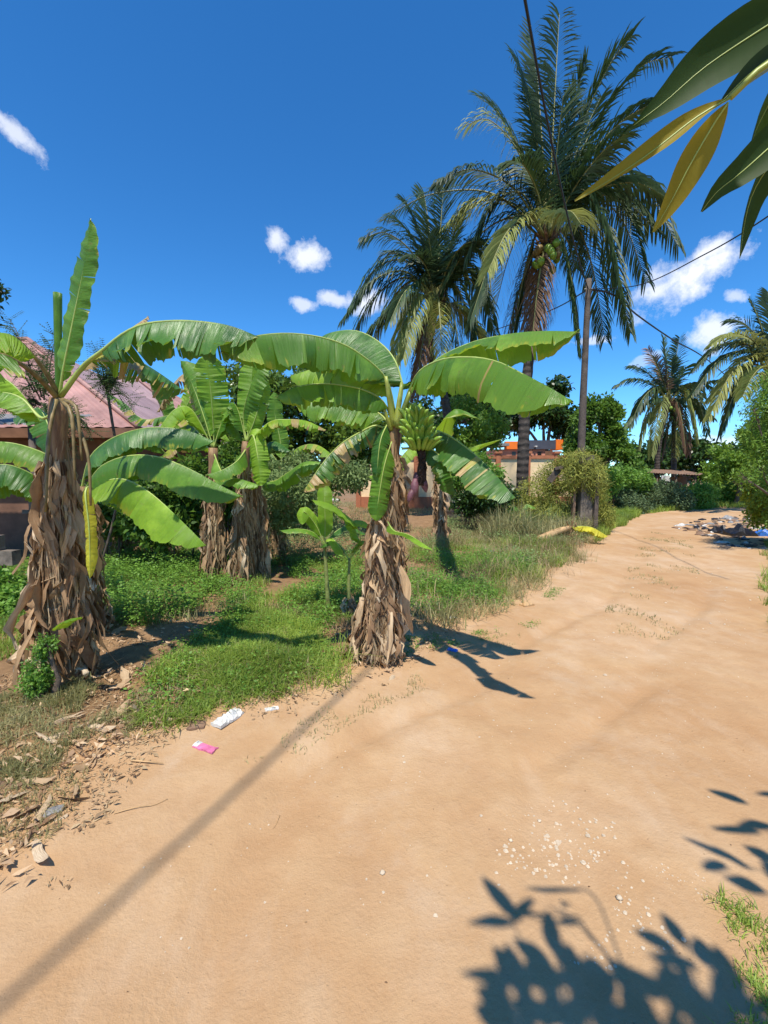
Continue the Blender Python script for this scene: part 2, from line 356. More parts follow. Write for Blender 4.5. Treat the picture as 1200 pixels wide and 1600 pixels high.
M['cut'] = simple('cut_stem', (.48, .3, .14), .75, .3, 9, .4)
def mango_mat(name, c1, c2, t):
    m, nt, b = new_mat(name); c = mixc(nt, nz(nt, 9, 5, .6, ocoord(nt)), c1, c2)
    uv = nt.nodes.new('ShaderNodeUVMap').outputs[0]; sx = nt.nodes.new('ShaderNodeSeparateXYZ'); nt.links.new(uv, sx.inputs[0])
    vein = mth(nt, 'SINE', mth(nt, 'ADD', mth(nt, 'MULTIPLY', sx.outputs[0], 110.0), mth(nt, 'MULTIPLY', mth(nt, 'ABSOLUTE', sx.outputs[1]), -6.0)))
    c = mixc(nt, mth(nt, 'MULTIPLY', mth(nt, 'GREATER_THAN', vein, .95), .05), c, tuple(min(1, q * 2) for q in c2))
    nt.links.new(c, b.inputs['Base Color']); b.inputs['Roughness'].default_value = .6; b.inputs['Specular IOR Level'].default_value = .25; bump(nt, b, vein, .03, .001); transl(nt, b, t, .3); return m
M['mango'] = mango_mat('mango_leaf_green', (.018, .04, .01), (.035, .075, .014), (.11, .16, .015))
M['mango_young'] = mango_mat('mango_leaf_yellowing', (.2, .17, .015), (.3, .22, .02), (.62, .45, .03))
M['mango_teal'] = mango_mat('mango_leaf_dull', (.012, .035, .02), (.025, .055, .03), (.05, .09, .03))

# ------------------------------------------------------------------ ground and road from one grid
def build_ground():
    def axis(lo, hi, step, far_lo, far_hi, k):
        mid = np.arange(lo, hi, step); up = [hi]; s = step
        while up[-1] < far_hi: s *= k; up.append(up[-1] + s)
        dn = [lo]; s = step
        while dn[-1] > far_lo: s *= k; dn.append(dn[-1] - s)
        return np.concatenate([dn[::-1][:-1], mid, up])
    X = axis(-3.6, 4.2, .04, -900, 900, 1.06); Y = axis(.9, 6.2, .04, -60, 1500, 1.045)
    gx, gy = np.meshgrid(X, Y, indexing='ij'); sd = road_sd(gx, gy); gz = hgt(gx, gy)
    V = np.stack([gx, gy, gz], -1).reshape(-1, 3); nx, ny = gx.shape
    i, j = np.meshgrid(np.arange(nx - 1), np.arange(ny - 1), indexing='ij'); i = i.ravel(); j = j.ravel()
    Fq = np.stack([i * ny + j, (i + 1) * ny + j, (i + 1) * ny + j + 1, i * ny + j + 1], -1)
    cx = (gx[:-1, :-1] + gx[1:, 1:]).ravel() / 2; cy = (gy[:-1, :-1] + gy[1:, 1:]).ravel() / 2
    road = (road_sd(cx, cy) > 0) & (cy > -8) & (cx < 45)
    verge = np.clip(-sd / 1.1 + .05, 0, 1).ravel()
    for name, sel, mat in (('sandy_road', road, 'road'), ('ground', ~road, 'soil')):
        f = Fq[sel]; used, inv = np.unique(f, return_inverse=True)
        me = np_mesh(name, V[used], inv.reshape(-1, 4), None, {'verge': verge[used]})
        tag(link(name, me, M[mat]), kind='structure')
build_ground()

# ------------------------------------------------------------------ generic foliage generators
def unit(n, rng=RNG):
    v = rng.normal(size=(n, 3)); return v / np.linalg.norm(v, axis=1, keepdims=True)
def kites(P, D, Nn, L, W, cup=.15):
    """leaf quads: base P, direction D, normal Nn, length L, width W -> verts, faces"""
    S = np.cross(D, Nn); S /= np.linalg.norm(S, axis=1, keepdims=True) + 1e-9
    Nn = np.cross(S, D); L = L[:, None]; W = W[:, None]
    m = P + D * L * .45 - Nn * L * 0.02
    tip = P + D * L - Nn * L * .12
    V = np.stack([P, m + S * W * .5 + Nn * W * cup, tip, m - S * W * .5 + Nn * W * cup], 1).reshape(-1, 3)
    n = len(P); Fq = np.arange(n * 4).reshape(-1, 4); return V, Fq
def cloud(blobs, n, L, W, clump=9, sig=.5, droop=.2, up=.5, hollow=.45, rng=RNG):
    """blobs [(centre, (rx,ry,rz))]; leaves in twig clumps"""
    vol = np.array([b[1][0] * b[1][1] * b[1][2] for b in blobs]) ** .75; vol /= vol.sum()
    nc = max(1, n // clump); which = rng.choice(len(blobs), nc, p=vol)
    C = np.array([tuple(b[0]) for b in blobs])[which]; Rr = np.array([b[1] for b in blobs])[which]
    u = unit(nc, rng); r = (hollow + (1 - hollow) * rng.random(nc) ** .6)
    r *= .82 + .36 * vnoise(u[:, 0] * 3 + which * 7, u[:, 2] * 3 + u[:, 1] * 2, 1.0, 8)
    cp = C + u * Rr * r[:, None]
    cp = np.repeat(cp, clump, 0); uo = np.repeat(u, clump, 0); tone = np.repeat(rng.random(nc), clump)
    m = len(cp); P = cp + rng.normal(size=(m, 3)) * L * sig
    D = unit(m, rng) + uo * .7 + np.array([0, 0, -droop]); D /= np.linalg.norm(D, axis=1, keepdims=True)
    Nn = unit(m, rng) * .8 + np.array([0, 0, up]) + uo * .4
    s = rng.uniform(.6, 1.25, m); V, Fq = kites(P, D, Nn, L * s, W * s)
    rnd = np.clip(tone * .6 + rng.random(m) * .4, 0, 1); return V, Fq, np.repeat(rnd, 4)
def put(name, V, Fq, rnd, mat, parent=None, kind=None, org=None):
    o_ = np.array(org if org is not None else (ORG.get(parent.name, Vector((0, 0, 0))) if parent else (0, 0, 0)), dtype=float)
    me = np_mesh(name, V - o_, Fq, None, {'rnd': rnd}, True)
    o = link(name, me, M[mat] if isinstance(mat, str) else mat, parent); ORG[o.name] = Vector(o_)
    if parent is None: o.location = o_
    if kind: o['kind'] = kind
    return o
def blades(P, hgt_, wid, bend, rng=RNG):
    n = len(P); a = rng.uniform(0, 2 * np.pi, n); d = np.stack([np.cos(a), np.sin(a), np.zeros(n)], 1)
    a2 = a + rng.normal(size=n) * .5 + np.pi / 2; s = np.stack([np.cos(a2), np.sin(a2), np.zeros(n)], 1) * (wid / 2)[:, None]
    b = (rng.random(n) * bend)[:, None]; h = hgt_[:, None]; Z = np.array([0, 0, 1.0])
    mid = P + Z * h * .55 + d * h * b * .35; tip = P + Z * h * (1 - .35 * b) + d * h * b
    V = np.stack([P - s, P + s, mid + s * .8, mid - s * .8, tip + s * .12, tip - s * .12], 1).reshape(-1, 3)
    k = np.arange(n)[:, None] * 6; Fq = np.concatenate([k + np.array([0, 1, 2, 3]), k + np.array([3, 2, 4, 5])]); return V, Fq
def inpoly(x, y, poly):
    x = np.asarray(x); ins = np.zeros(x.shape, bool); n = len(poly)
    for i in range(n):
        x1, y1 = poly[i]; x2, y2 = poly[(i + 1) % n]
        c = ((y1 > y) != (y2 > y)) & (x < (x2 - x1) * (y - y1) / (y2 - y1 + 1e-12) + x1); ins ^= c
    return ins
def region(pxpoly, n, rng=RNG, keep=lambda x, y: np.ones(len(x), bool)):
    poly = [tuple(gnd(*p)[:2]) for p in pxpoly]; A = np.array(poly); lo, hi = A.min(0), A.max(0)
    out = np.zeros((0, 2)); tries = 0
    while len(out) < n and tries < 60:
        q = rng.uniform(lo, hi, (n * 3, 2)); q = q[inpoly(q[:, 0], q[:, 1], poly)]; q = q[keep(q[:, 0], q[:, 1])]; out = np.concatenate([out, q]); tries += 1
    out = out[:n]; return np.column_stack([out, hgt(out[:, 0], out[:, 1])])

# ------------------------------------------------------------------ banana leaves
def banana_leaf(parent, pts, w, droop=(50, 50), t0=.12, tears=14, gap=.12, roll=0.0, mat='leaf', dry=0.0, tipdry=0.0, rib=.012, face=None, ribmat='midrib', label=None, wave=None, ragged=0.0, n_along=None, curl=25, brown=()):
    n = 60; S = spline(pts, n); ln = sum((S[i + 1] - S[i]).length for i in range(n - 1))
    T = [(S[min(i + 1, n - 1)] - S[max(i - 1, 0)]).normalized() for i in range(n)]
    U = []; ref = Vector(face) if face is not None else Vector((0, 0, 1))
    for i in range(n):
        u = ref - T[i] * ref.dot(T[i])
        if u.length < .15: u = (U[-1] if U else Vector((0, -1, .3))) ; u = u - T[i] * u.dot(T[i])
        U.append(u.normalized())
    def fr(s):          # s in 0..1 along whole spline
        f = max(0, min(n - 1.001, s * (n - 1))); i = int(f); k = f - i
        p = S[i].lerp(S[i + 1], k); t = T[i].lerp(T[i + 1], k).normalized(); u = U[i].lerp(U[i + 1], k); u = (u - t * u.dot(t)).normalized()
        if roll: u = Matrix.Rotation(R(roll), 3, t) @ u
        return p, t, u, t.cross(u)
    wave = .05 * w if wave is None else wave; pf = random.uniform(.8, 1.25) * 150
    mb = MB(); vs = [0, .12, .35, .6, .82, 1.0]; ph = random.uniform(0, 6); wv = random.uniform(9, 15)
    def prof(q): return max(0.0, min(1.0, 1.25 * (1 - abs(2 * q - .95) ** 3.2))) ** .75 if 0 < q < 1 else 0
    for side in (0, 1):
        sg = 1 if side == 0 else -1
        cuts = [0.0] + sorted(random.uniform(.04, .97) for _ in range(tears)) + [1.0]
        cuts = [c for i, c in enumerate(cuts) if i == 0 or c - cuts[i - 1] > .012]; cuts[-1] = 1.0
        for si in range(len(cuts) - 1):
            a, b = cuts[si], cuts[si + 1]; k = max(3, int((b - a) * (n_along or 84)) + 2)
            jd = random.gauss(0, 7 if tears > 3 else 2); gp = gap * random.uniform(.3, 1.6) if tears > 2 else gap * .3
            depth = random.choice((1, 1, .7, .4)); sc = (a + b) / 2; rnd = random.uniform(.15, .9)
            dr = dry + (random.random() < ragged) * random.uniform(.2, .7) + max(0, sc - .7) * tipdry
            edge = random.random() ** 2; cutw = 1 - (random.random() < ragged) * random.uniform(0, .5)
            rows = []
            for r_ in range(k):
                q0 = a + (b - a) * r_ / (k - 1); row = []
                bd = .9 if any(b0 < q0 < b1 for b0, b1 in brown) else 0
                for vi, v in enumerate(vs):
                    vg = max(0, (v - (1 - depth)) / depth)
                    q = sc + (q0 - sc) * (1 - gp * vg) ; qs = q + .02 * v      # veins sweep slightly to the tip
                    s = t0 + (1 - t0) * min(1, qs); p, t, u, x = fr(s)
                    ww = w * prof(min(.9995, max(.0005, q0))) * cutw
                    # integrate the drooping cross-section
                    lat = 0; dn = 0; steps = 5
                    for e in range(steps):
                        vv = v * (e + .5) / steps; an = R(droop[side] + jd * vg + curl * (vv - .3)); lat += math.cos(an) * v / steps; dn += math.sin(an) * v / steps
                    wvv = wave * v * (math.sin(q0 * wv * 3 + ph) + .6 * math.sin(q0 * wv * 9 + ph * 2)) + (.0035 if w > .12 else .0012) * min(1, v * 3) * math.sin(q0 * ln * pf + 2 * math.sin(q0 * 17 + ph))
                    off = t * ((q - q0) * ln * (1 - t0))
                    pp = p + x * (sg * lat * ww) - u * (dn * ww - wvv)
                    row.append(mb.vert(pp, (q0 * ln, v * sg * .5), rnd, min(1, dr + bd + ((.15 + .35 * edge) * v if v > .8 else 0) + (random.random() < .03) * .3)))
                rows.append(row)
            for r_ in range(k - 1):
                for c in range(len(vs) - 1):
                    f = [rows[r_][c], rows[r_][c + 1], rows[r_ + 1][c + 1], rows[r_ + 1][c]]; mb.f.append(f if sg > 0 else f[::-1])
    leaf = mb.build('leaf', M[mat], parent)
    if label: leaf['label'] = label
    rb = MB(); rb.tube([fr(i / 23)[0] - fr(i / 23)[2] * rib * .4 for i in range(24)], [rib * max(.12, (1 - (i / 23) ** 1.2)) + .0012 for i in range(24)], 6, squash=.8)
    rb.build('midrib', M[ribmat], leaf); return leaf
# dry hanging scraps, shared meshes
DEAD = []
def dead_mesh(strips, twist=1.3):
    mb = MB()
    for (W, L, n, fold, ox, oy, lean, cols) in strips:
        tw = random.uniform(-twist, twist); tw0 = random.uniform(-.7, .7); ph = random.uniform(0, 6); rows = []; out = random.uniform(.0, .12)
        for i in range(n):
            t = i / (n - 1); w = W * .5 * (math.sin(math.pi * min(1, .15 + t * .75)) ** .5) * (1 if t < .8 else max(.08, (1 - t) / .2)) * random.uniform(.72, 1.15)
            an = tw0 + tw * t; c = Vector((ox + out * math.sin(t * 2.6) + .03 * math.sin(ph + t * 8), oy + lean * t + .03 * math.sin(ph * 2 + t * 7), -L * t))
            sd = Vector((math.sin(an) * .8, math.cos(an), 0)); nr = Vector((math.cos(an), -math.sin(an) * .8, 0)); row = []
            for q in range(cols):
                v = -1 + 2 * q / (cols - 1); cr = nr * (w * fold * ((abs(v) ** 1.3) if cols > 2 else v * .3) * (.6 if q % 2 else 1)) + Vector([random.gauss(0, .007) for _ in range(3)])
                row.append(mb.vert(c + sd * (w * v) + cr, (v * .5 * W + ox, t), random.random()))
            rows.append(row)
        for i in range(n - 1):
            for c in range(cols - 1): mb.f.append([rows[i][c], rows[i][c + 1], rows[i + 1][c + 1], rows[i + 1][c]])
    me = np_mesh('dry_leaf_mesh', np.array(mb.v), np.array(mb.f), np.array(mb.uv), {'rnd': mb.a}); me.materials.append(M['dead']); return me
SHEET = []; LIT = []
for _ in range(16): LIT.append(dead_mesh([(random.uniform(.25, .55), 1.0, 8, random.uniform(.3, .9), 0, 0, random.uniform(-.25, .25), 4)], .5))
for _ in range(12): SHEET.append(dead_mesh([(random.uniform(.09, .19), 1.0, 10, random.uniform(.6, 1.8), 0, 0, random.uniform(-.15, .15), 4)]))
for _ in range(22):
    DEAD.append(dead_mesh([(random.uniform(.02, .075), random.uniform(.55, 1.0), 8, random.uniform(.5, 1.8), random.uniform(-.02, .03), random.uniform(-.05, .05), random.uniform(-.12, .12), 2 + (k_ == 0)) for k_ in range(3)]))
def skirt(parent, base, path, n, r0, flare=.1, lmin=.25, lmax=.6, zmin=.0, bias=1.0, wmul=1.0, zmax=1.0):
    """hang dry leaves round a stem path (list of world points bottom to top)"""
    P = spline(path, 20); n = min(n, 295)
    for k in range(n):
        t = zmin + (zmax - zmin) * random.random() ** bias; p = P[min(19, int(t * 19))]; L = random.uniform(lmin, lmax) * (1.1 - .35 * t)
        L = min(L, max(.14, (p.z - base.z) * 1.02)); a = random.uniform(0, 2 * math.pi); r = r0 * (1.15 - .5 * t) + flare * (1 - t) * random.random()
        o = bpy.data.objects.new('dry_leaf', random.choice(DEAD if random.random() < .68 else SHEET)); COL.objects.link(o); o.parent = parent
        o.location = p + Vector((math.cos(a) * r, math.sin(a) * r, 0)) - ORG[parent.name]
        tilt = random.uniform(-.05, .22) * (1.3 - t)
        o.rotation_euler = (Matrix.Rotation(a, 3, 'Z') @ Matrix.Rotation(-tilt, 3, 'Y') @ Matrix.Rotation(random.gauss(0, .13), 3, 'X')).to_euler()
        w = random.uniform(.5, 1.0) * wmul; o.scale = (w * .8, w, L)
    m = n * 8; t = zmin + (zmax - zmin) * RNG.random(m) ** bias; A = np.array([tuple(q) for q in P]); idx = np.minimum(19, (t * 19).astype(int)); p = A[idx]; an = RNG.uniform(0, 2 * np.pi, m)
    r = r0 * (1.2 - .5 * t) + flare * (1 - t) * RNG.random(m) + .01; P0 = p + np.stack([np.cos(an) * r, np.sin(an) * r, RNG.normal(size=m) * .03], 1); L = np.minimum(RNG.uniform(.08, lmax * .8, m), np.maximum(.05, P0[:, 2] - base.z))
    d = np.stack([np.cos(an), np.sin(an), np.zeros(m)], 1); q = np.stack([-np.sin(an), np.cos(an), np.zeros(m)], 1); w = RNG.uniform(.002, .008, m)[:, None]; s = q * w + d * w * RNG.normal(size=(m, 1)) * .5
    P1 = P0 + np.array([0, 0, -1.0]) * L[:, None] * .5 + d * RNG.uniform(0, .05, (m, 1)) + q * RNG.normal(size=(m, 1)) * .02; P2 = P0 + np.array([0, 0, -1.0]) * L[:, None] + d * RNG.uniform(-.02, .06, (m, 1)) + q * RNG.normal(size=(m, 1)) * .04
    V = np.stack([P0 - s, P0 + s, P1 + s, P1 - s, P2 + s * .3, P2 - s * .3], 1).reshape(-1, 3); k = np.arange(m)[:, None] * 6
    put('dry_fibres', V, np.concatenate([k + np.array([0, 1, 2, 3]), k + np.array([3, 2, 4, 5])]), np.repeat(RNG.random(m), 6), 'fibre', parent, kind='stuff')
def stem(parent, path, r0, r1, mat='stem', name='pseudostem'):
    P = spline(path, 18); mb = MB()
    mb.tube(P, [(r0 + (r1 - r0) * (i / 17)) * (1.12 if i == 0 else 1) * random.uniform(.94, 1.06) for i in range(18)], 14, jit=.07); return mb.build(name, M[mat], parent)
def banana_plant(label, base, top, r0, r1, group='banana plants beside the road', mat='stem', mid=None):
    t = thing('banana_plant', base, label, 'banana plant', group); path = [base - Vector((0, 0, .05)), mid or base.lerp(top, .5), top]
    stem(t, path, r0, r1, mat); return t, path
def pts(lst): return [at(*p) for p in lst]

# --- plant C : the fruiting plant at the road edge
bC = G(582, 1032); topC = at(618, 655, 3.8)
C, pathC = banana_plant('fruiting banana plant with a green bunch, standing at the sandy road edge', bC, topC, .1, .06)
skirt(C, bC, [bC, bC.lerp(topC, .5), topC], 220, .065, .09, .3, .75, .06, .95, .95, .9)
skirt(C, bC, [bC, bC.lerp(topC, .35)], 70, .1, .12, .15, .35, .1, 1.0, .8)
banana_leaf(C, pts([(619, 650, 3.78), (604, 592, 3.68), (562, 552, 3.5), (520, 531, 3.35), (470, 521, 3.2), (420, 521, 3.08), (380, 530, 3.0), (344, 551, 2.95)]), .24, (68, 72), .2, 11, .05, mat='leaf', curl=20)
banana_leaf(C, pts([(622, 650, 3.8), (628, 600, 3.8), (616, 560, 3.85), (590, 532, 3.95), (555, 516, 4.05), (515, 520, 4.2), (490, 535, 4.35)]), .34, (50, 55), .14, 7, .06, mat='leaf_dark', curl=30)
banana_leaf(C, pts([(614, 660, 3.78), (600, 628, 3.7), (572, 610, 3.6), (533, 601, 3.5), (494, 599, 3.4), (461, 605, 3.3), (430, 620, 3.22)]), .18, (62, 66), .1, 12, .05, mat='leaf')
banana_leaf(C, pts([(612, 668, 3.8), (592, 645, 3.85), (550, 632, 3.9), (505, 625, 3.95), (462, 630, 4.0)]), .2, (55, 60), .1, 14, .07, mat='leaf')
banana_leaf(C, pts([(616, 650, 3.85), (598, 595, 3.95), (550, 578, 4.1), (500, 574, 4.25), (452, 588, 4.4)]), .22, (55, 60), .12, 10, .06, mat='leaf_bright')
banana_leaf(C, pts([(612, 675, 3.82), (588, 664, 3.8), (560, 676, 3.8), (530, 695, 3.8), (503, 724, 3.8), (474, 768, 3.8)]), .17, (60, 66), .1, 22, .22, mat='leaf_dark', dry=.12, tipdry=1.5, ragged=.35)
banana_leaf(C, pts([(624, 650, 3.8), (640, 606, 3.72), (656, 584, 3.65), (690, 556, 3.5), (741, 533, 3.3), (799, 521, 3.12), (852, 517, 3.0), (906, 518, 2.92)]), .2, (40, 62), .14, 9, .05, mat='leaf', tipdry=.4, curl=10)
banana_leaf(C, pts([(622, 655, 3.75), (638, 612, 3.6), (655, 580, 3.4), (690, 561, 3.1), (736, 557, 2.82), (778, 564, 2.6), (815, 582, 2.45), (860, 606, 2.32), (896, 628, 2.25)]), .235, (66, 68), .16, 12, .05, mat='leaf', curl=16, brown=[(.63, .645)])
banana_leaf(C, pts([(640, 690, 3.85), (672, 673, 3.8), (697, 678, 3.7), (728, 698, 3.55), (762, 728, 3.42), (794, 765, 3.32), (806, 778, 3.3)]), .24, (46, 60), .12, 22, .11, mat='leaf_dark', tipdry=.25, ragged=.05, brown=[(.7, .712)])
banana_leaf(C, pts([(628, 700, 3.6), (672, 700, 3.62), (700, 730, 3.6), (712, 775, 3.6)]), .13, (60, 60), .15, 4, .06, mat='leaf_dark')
banana_leaf(C, pts([(606, 815, 3.6), (616, 829, 3.45), (640, 836, 3.35), (676, 859, 3.2)]), .055, (15, 35), .1, 1, .02, mat='leaf', rib=.005, wave=.001, curl=8)
banana_leaf(C, pts([(612, 690, 3.65), (600, 730, 3.6), (590, 790, 3.6), (588, 815, 3.6)]), .1, (30, 30), .1, 3, .05, mat='leaf', rib=.007, face=(0, -1, .2))
banana_leaf(C, pts([(606, 660, 3.75), (594, 690, 3.62), (588, 745, 3.58)]), .09, (30, 50), .1, 3, .05, mat='leaf_dark', rib=.007, face=(-.3, -1, .2))
for a, b_, r in (((616, 665, 3.74), (603, 588, 3.66), .02), ((620, 665, 3.7), (628, 598, 3.72), .02), ((624, 668, 3.72), (646, 598, 3.62), .02), ((622, 668, 3.68), (641, 612, 3.58), .018), ((612, 672, 3.76), (598, 628, 3.7), .014)):
    mb = MB(); mb.tube(spline([at(*a), at((a[0] + b_[0]) / 2 - 1, (a[1] + b_[1]) / 2, (a[2] + b_[2]) / 2 - .02), at(*b_)], 8), [r * 1.5, r * 1.4, r * 1.25, r * 1.1, r, r * .9, r * .8, r * .7], 10); mb.build('petiole', M['petiole'], C)
# bunch
def banana_mesh(seed):
    random.seed(seed); mb = MB(); n = 9; P = []; rad = []
    L = random.uniform(.135, .17)
    for i in range(n):
        t = i / (n - 1); P.append(Vector((.045 * math.sin(t * 1.9), 0, L * t)))
        rad.append(.0178 * (min(1, t * 5 + .35)) * (1 if t < .75 else max(.2, 1 - ((t - .75) / .25) ** 1.4 * .8)))
    mb.tube(P, rad, 6); V = np.array(mb.v); q = np.array([f for f in mb.f if len(f) == 4]); c = np.array([f for f in mb.f if len(f) == 6])
    me = np_mesh('banana_mesh', V, [q, c], np.array(mb.uv), {'rnd': mb.a}); me.materials.append(M['banana']); return me
BM = [banana_mesh(s) for s in range(5)]; random.seed(21)
stalkC = spline([at(622, 660, 3.78), at(634, 635, 3.7), at(646, 640, 3.6), at(656, 690, 3.56), at(660, 745, 3.56), at(655, 775, 3.56)], 22)
mb = MB(); mb.tube(stalkC[:15], .02, 8); mb.build('bunch_stalk', M['petiole'], C)
mb = MB(); mb.tube(stalkC[11:20], [.03 * random.uniform(.85, 1.2) for _ in range(9)], 10, jit=.3)
for k in range(420):                                                   # withered flower ends
    i = random.uniform(11, 19); p = stalkC[int(i)].lerp(stalkC[min(21, int(i) + 1)], i % 1); a = random.uniform(0, 6.28); o = Vector((math.cos(a), math.sin(a), random.uniform(-.6, .3)))
    b0 = p + o * .026; b1 = p + o * random.uniform(.045, .062); s = o.cross(Vector((0, 0, 1))).normalized() * .004
    x = [mb.vert(b0 - s), mb.vert(b0 + s), mb.vert(b1 + s * .5), mb.vert(b1 - s * .5)]; mb.f.append(x)
mb.build('flower_stalk', M['fuzz'], C)
for hnd in range(4):
    c = stalkC[8].lerp(stalkC[12], hnd / 3) - Vector((0, 0, .035)); nb = 11
    for layer in (0, 1):
        for k in range(nb):
            a = -math.pi / 2 + (k - (nb - 1) / 2) * (math.pi * 1.6 / nb) + hnd * .35 + layer * .1
            o = bpy.data.objects.new('banana', random.choice(BM)); COL.objects.link(o); o.parent = C
            rr = .04 + .018 * layer; o.location = c + Vector((math.cos(a) * rr, math.sin(a) * rr, -.02 * layer)) - ORG[C.name]
            tilt = R(random.uniform(14, 34) + 24 * layer + hnd * 7)
            # the finger leaves outward and curves back up
            o.rotation_euler = (Matrix.Rotation(a, 3, 'Z') @ Matrix.Rotation(tilt, 3, 'Y') @ Matrix.Rotation(math.pi, 3, 'Z') @ Matrix.Rotation(random.gauss(0, .12), 3, 'X')).to_euler()
            o.scale = (1.1, 1.1, random.uniform(.78, 1.0))
def lobe(mb, c, axis, L, r, n=9, m=10):
    P = [c + axis * (L * i / (n - 1)) for i in range(n)]; mb.tube(P, [max(.002, r * math.sin(math.pi * min(1, .12 + .88 * i / (n - 1))) ** .7) for i in range(n)], m, jit=.05)
for (px, py, d, L, r, dx) in ((649, 748, 3.55, .16, .034, -.1), (660, 745, 3.57, .13, .03, .25), (652, 738, 3.6, .1, .036, .0), (645, 765, 3.53, .11, .027, -.35)):
    mb = MB(); lobe(mb, at(px, py, d), Vector((dx, -.1, -1)).normalized(), L, r); mb.build('flower_bract', M['bud'], C)

# --- plant behind C on the right
bD = G(688, 846); topD = at(686, 690, bD.y)
D_, p_ = banana_plant('banana stem skirted in pale dry leaves, just behind the fruiting banana plant', bD, topD, .13, .09)
skirt(D_, bD, [bD, topD], 80, .07, .06, .3, .7, .15, .8, 1.0, .75)
banana_leaf(D_, pts([(688, 705, bD.y), (712, 706, 5.9), (745, 696, 5.7), (784, 686, 5.5)]), .15, (25, 50), .1, 5, .05, mat='leaf_bright')
banana_leaf(D_, pts([(686, 700, bD.y), (700, 650, 6.1), (720, 640, 6.0), (750, 655, 5.9)]), .2, (40, 50), .1, 6, .05, mat='leaf')
banana_leaf(D_, pts([(682, 700, 6.2), (660, 690, 6.3), (640, 700, 6.3), (610, 730, 6.3), (575, 745, 6.2)]), .16, (40, 60), .1, 6, .05, mat='leaf_bright')

# --- left plant
bL = G(88, 1072); topL = at(91, 622, 3.2)
Lp, pL = banana_plant('tall banana plant with an upright leaf and rolled spear, leftmost along the road', bL, topL, .115, .055)
skirt(Lp, bL, [bL, bL.lerp(topL, .5), topL], 215, .055, .125, .35, .9, .05, 1.45, 1.0, .85)
skirt(Lp, bL, [bL, bL.lerp(topL, .45)], 75, .1, .13, .2, .5, .05, 1.0)
banana_leaf(Lp, pts([(92, 620, 3.18), (98, 580, 3.15), (112, 510, 3.1), (128, 430, 3.05), (137, 380, 3.02), (141, 341, 3.0)]), .095, (5, 10), .1, 4, .03, face=(-.15, -1, .1), mat='leaf', wave=.008, rib=.012, curl=20)
mb = MB(); sp = spline([at(92, 622, 3.2), at(91, 560, 3.2), at(90, 458, 3.2)], 16); mb.tube(sp, [.02 + .007 * (i / 15) for i in range(16)], 12); mb.build('rolled_leaf', M['leaf'], Lp)
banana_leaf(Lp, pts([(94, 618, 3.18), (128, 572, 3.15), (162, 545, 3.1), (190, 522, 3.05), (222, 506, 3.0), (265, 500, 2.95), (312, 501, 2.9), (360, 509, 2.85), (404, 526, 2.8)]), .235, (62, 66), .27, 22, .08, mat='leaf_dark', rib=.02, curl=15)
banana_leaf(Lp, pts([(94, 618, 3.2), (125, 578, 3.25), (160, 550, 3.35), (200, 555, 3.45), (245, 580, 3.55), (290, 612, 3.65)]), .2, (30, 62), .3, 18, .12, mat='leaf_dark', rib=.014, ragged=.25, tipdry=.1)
banana_leaf(Lp, pts([(92, 616, 3.2), (72, 580, 3.1), (45, 545, 3.0), (15, 522, 2.9), (-30, 520, 2.8)]), .17, (40, 50), .45, 5, .05, mat='leaf_bright', rib=.02, ribmat='petiole_brown')
banana_leaf(Lp, pts([(90, 620, 3.18), (60, 588, 3.0), (25, 562, 2.85), (-15, 550, 2.7), (-80, 570, 2.55)]), .2, (50, 50), .5, 5, .05, mat='leaf', rib=.022, ribmat='petiole_brown')
banana_leaf(Lp, pts([(-30, 580, 3.4), (5, 590, 3.4), (30, 610, 3.4), (52, 640, 3.4), (64, 660, 3.4)]), .13, (30, 60), .05, 4, .05, mat='leaf_bright', rib=.01)
banana_leaf(Lp, pts([(88, 640, 3.2), (65, 652, 3.25), (35, 622, 3.3), (0, 612, 3.3), (-50, 620, 3.3)]), .15, (40, 50), .3, 4, .05, mat='leaf', rib=.014)
banana_leaf(Lp, pts([(100, 610, 3.3), (140, 566, 3.5), (180, 530, 3.6), (232, 494, 3.7)]), .07, (60, 60), .25, 40, .5, mat='leaf_dark', dry=1, rib=.008, label='shrivelled brown leaf')
banana_leaf(Lp, pts([(140, 758, 3.1), (133, 770, 3.02), (139, 830, 3.0), (140, 905, 3.0)]), .055, (30, 60), .05, 3, .05, mat='leaf_yellow', rib=.006, face=(0, -1, 0), label='yellow hanging leaf')
banana_leaf(Lp, pts([(86, 985, 3.0), (105, 969, 2.9), (126, 964, 2.85)]), .05, (10, 20), .05, 0, .02, mat='leaf', rib=.004)
for a, m_, b_ in (((98, 625, 3.1), (120, 640, 3.0), (128, 720, 3.0)), ((96, 625, 3.1), (112, 650, 3.0), (117, 750, 2.98)), ((88, 625, 3.12), (76, 680, 3.02), (71, 800, 3.0)), ((100, 628, 3.1), (135, 700, 3.0), (142, 790, 3.0))):
    mb = MB(); mb.tube(spline(pts([a, m_, b_]), 10), [.016 - .001 * i for i in range(10)], 6, jit=.15); mb.build('dry_petiole', M['petiole_brown'], Lp)

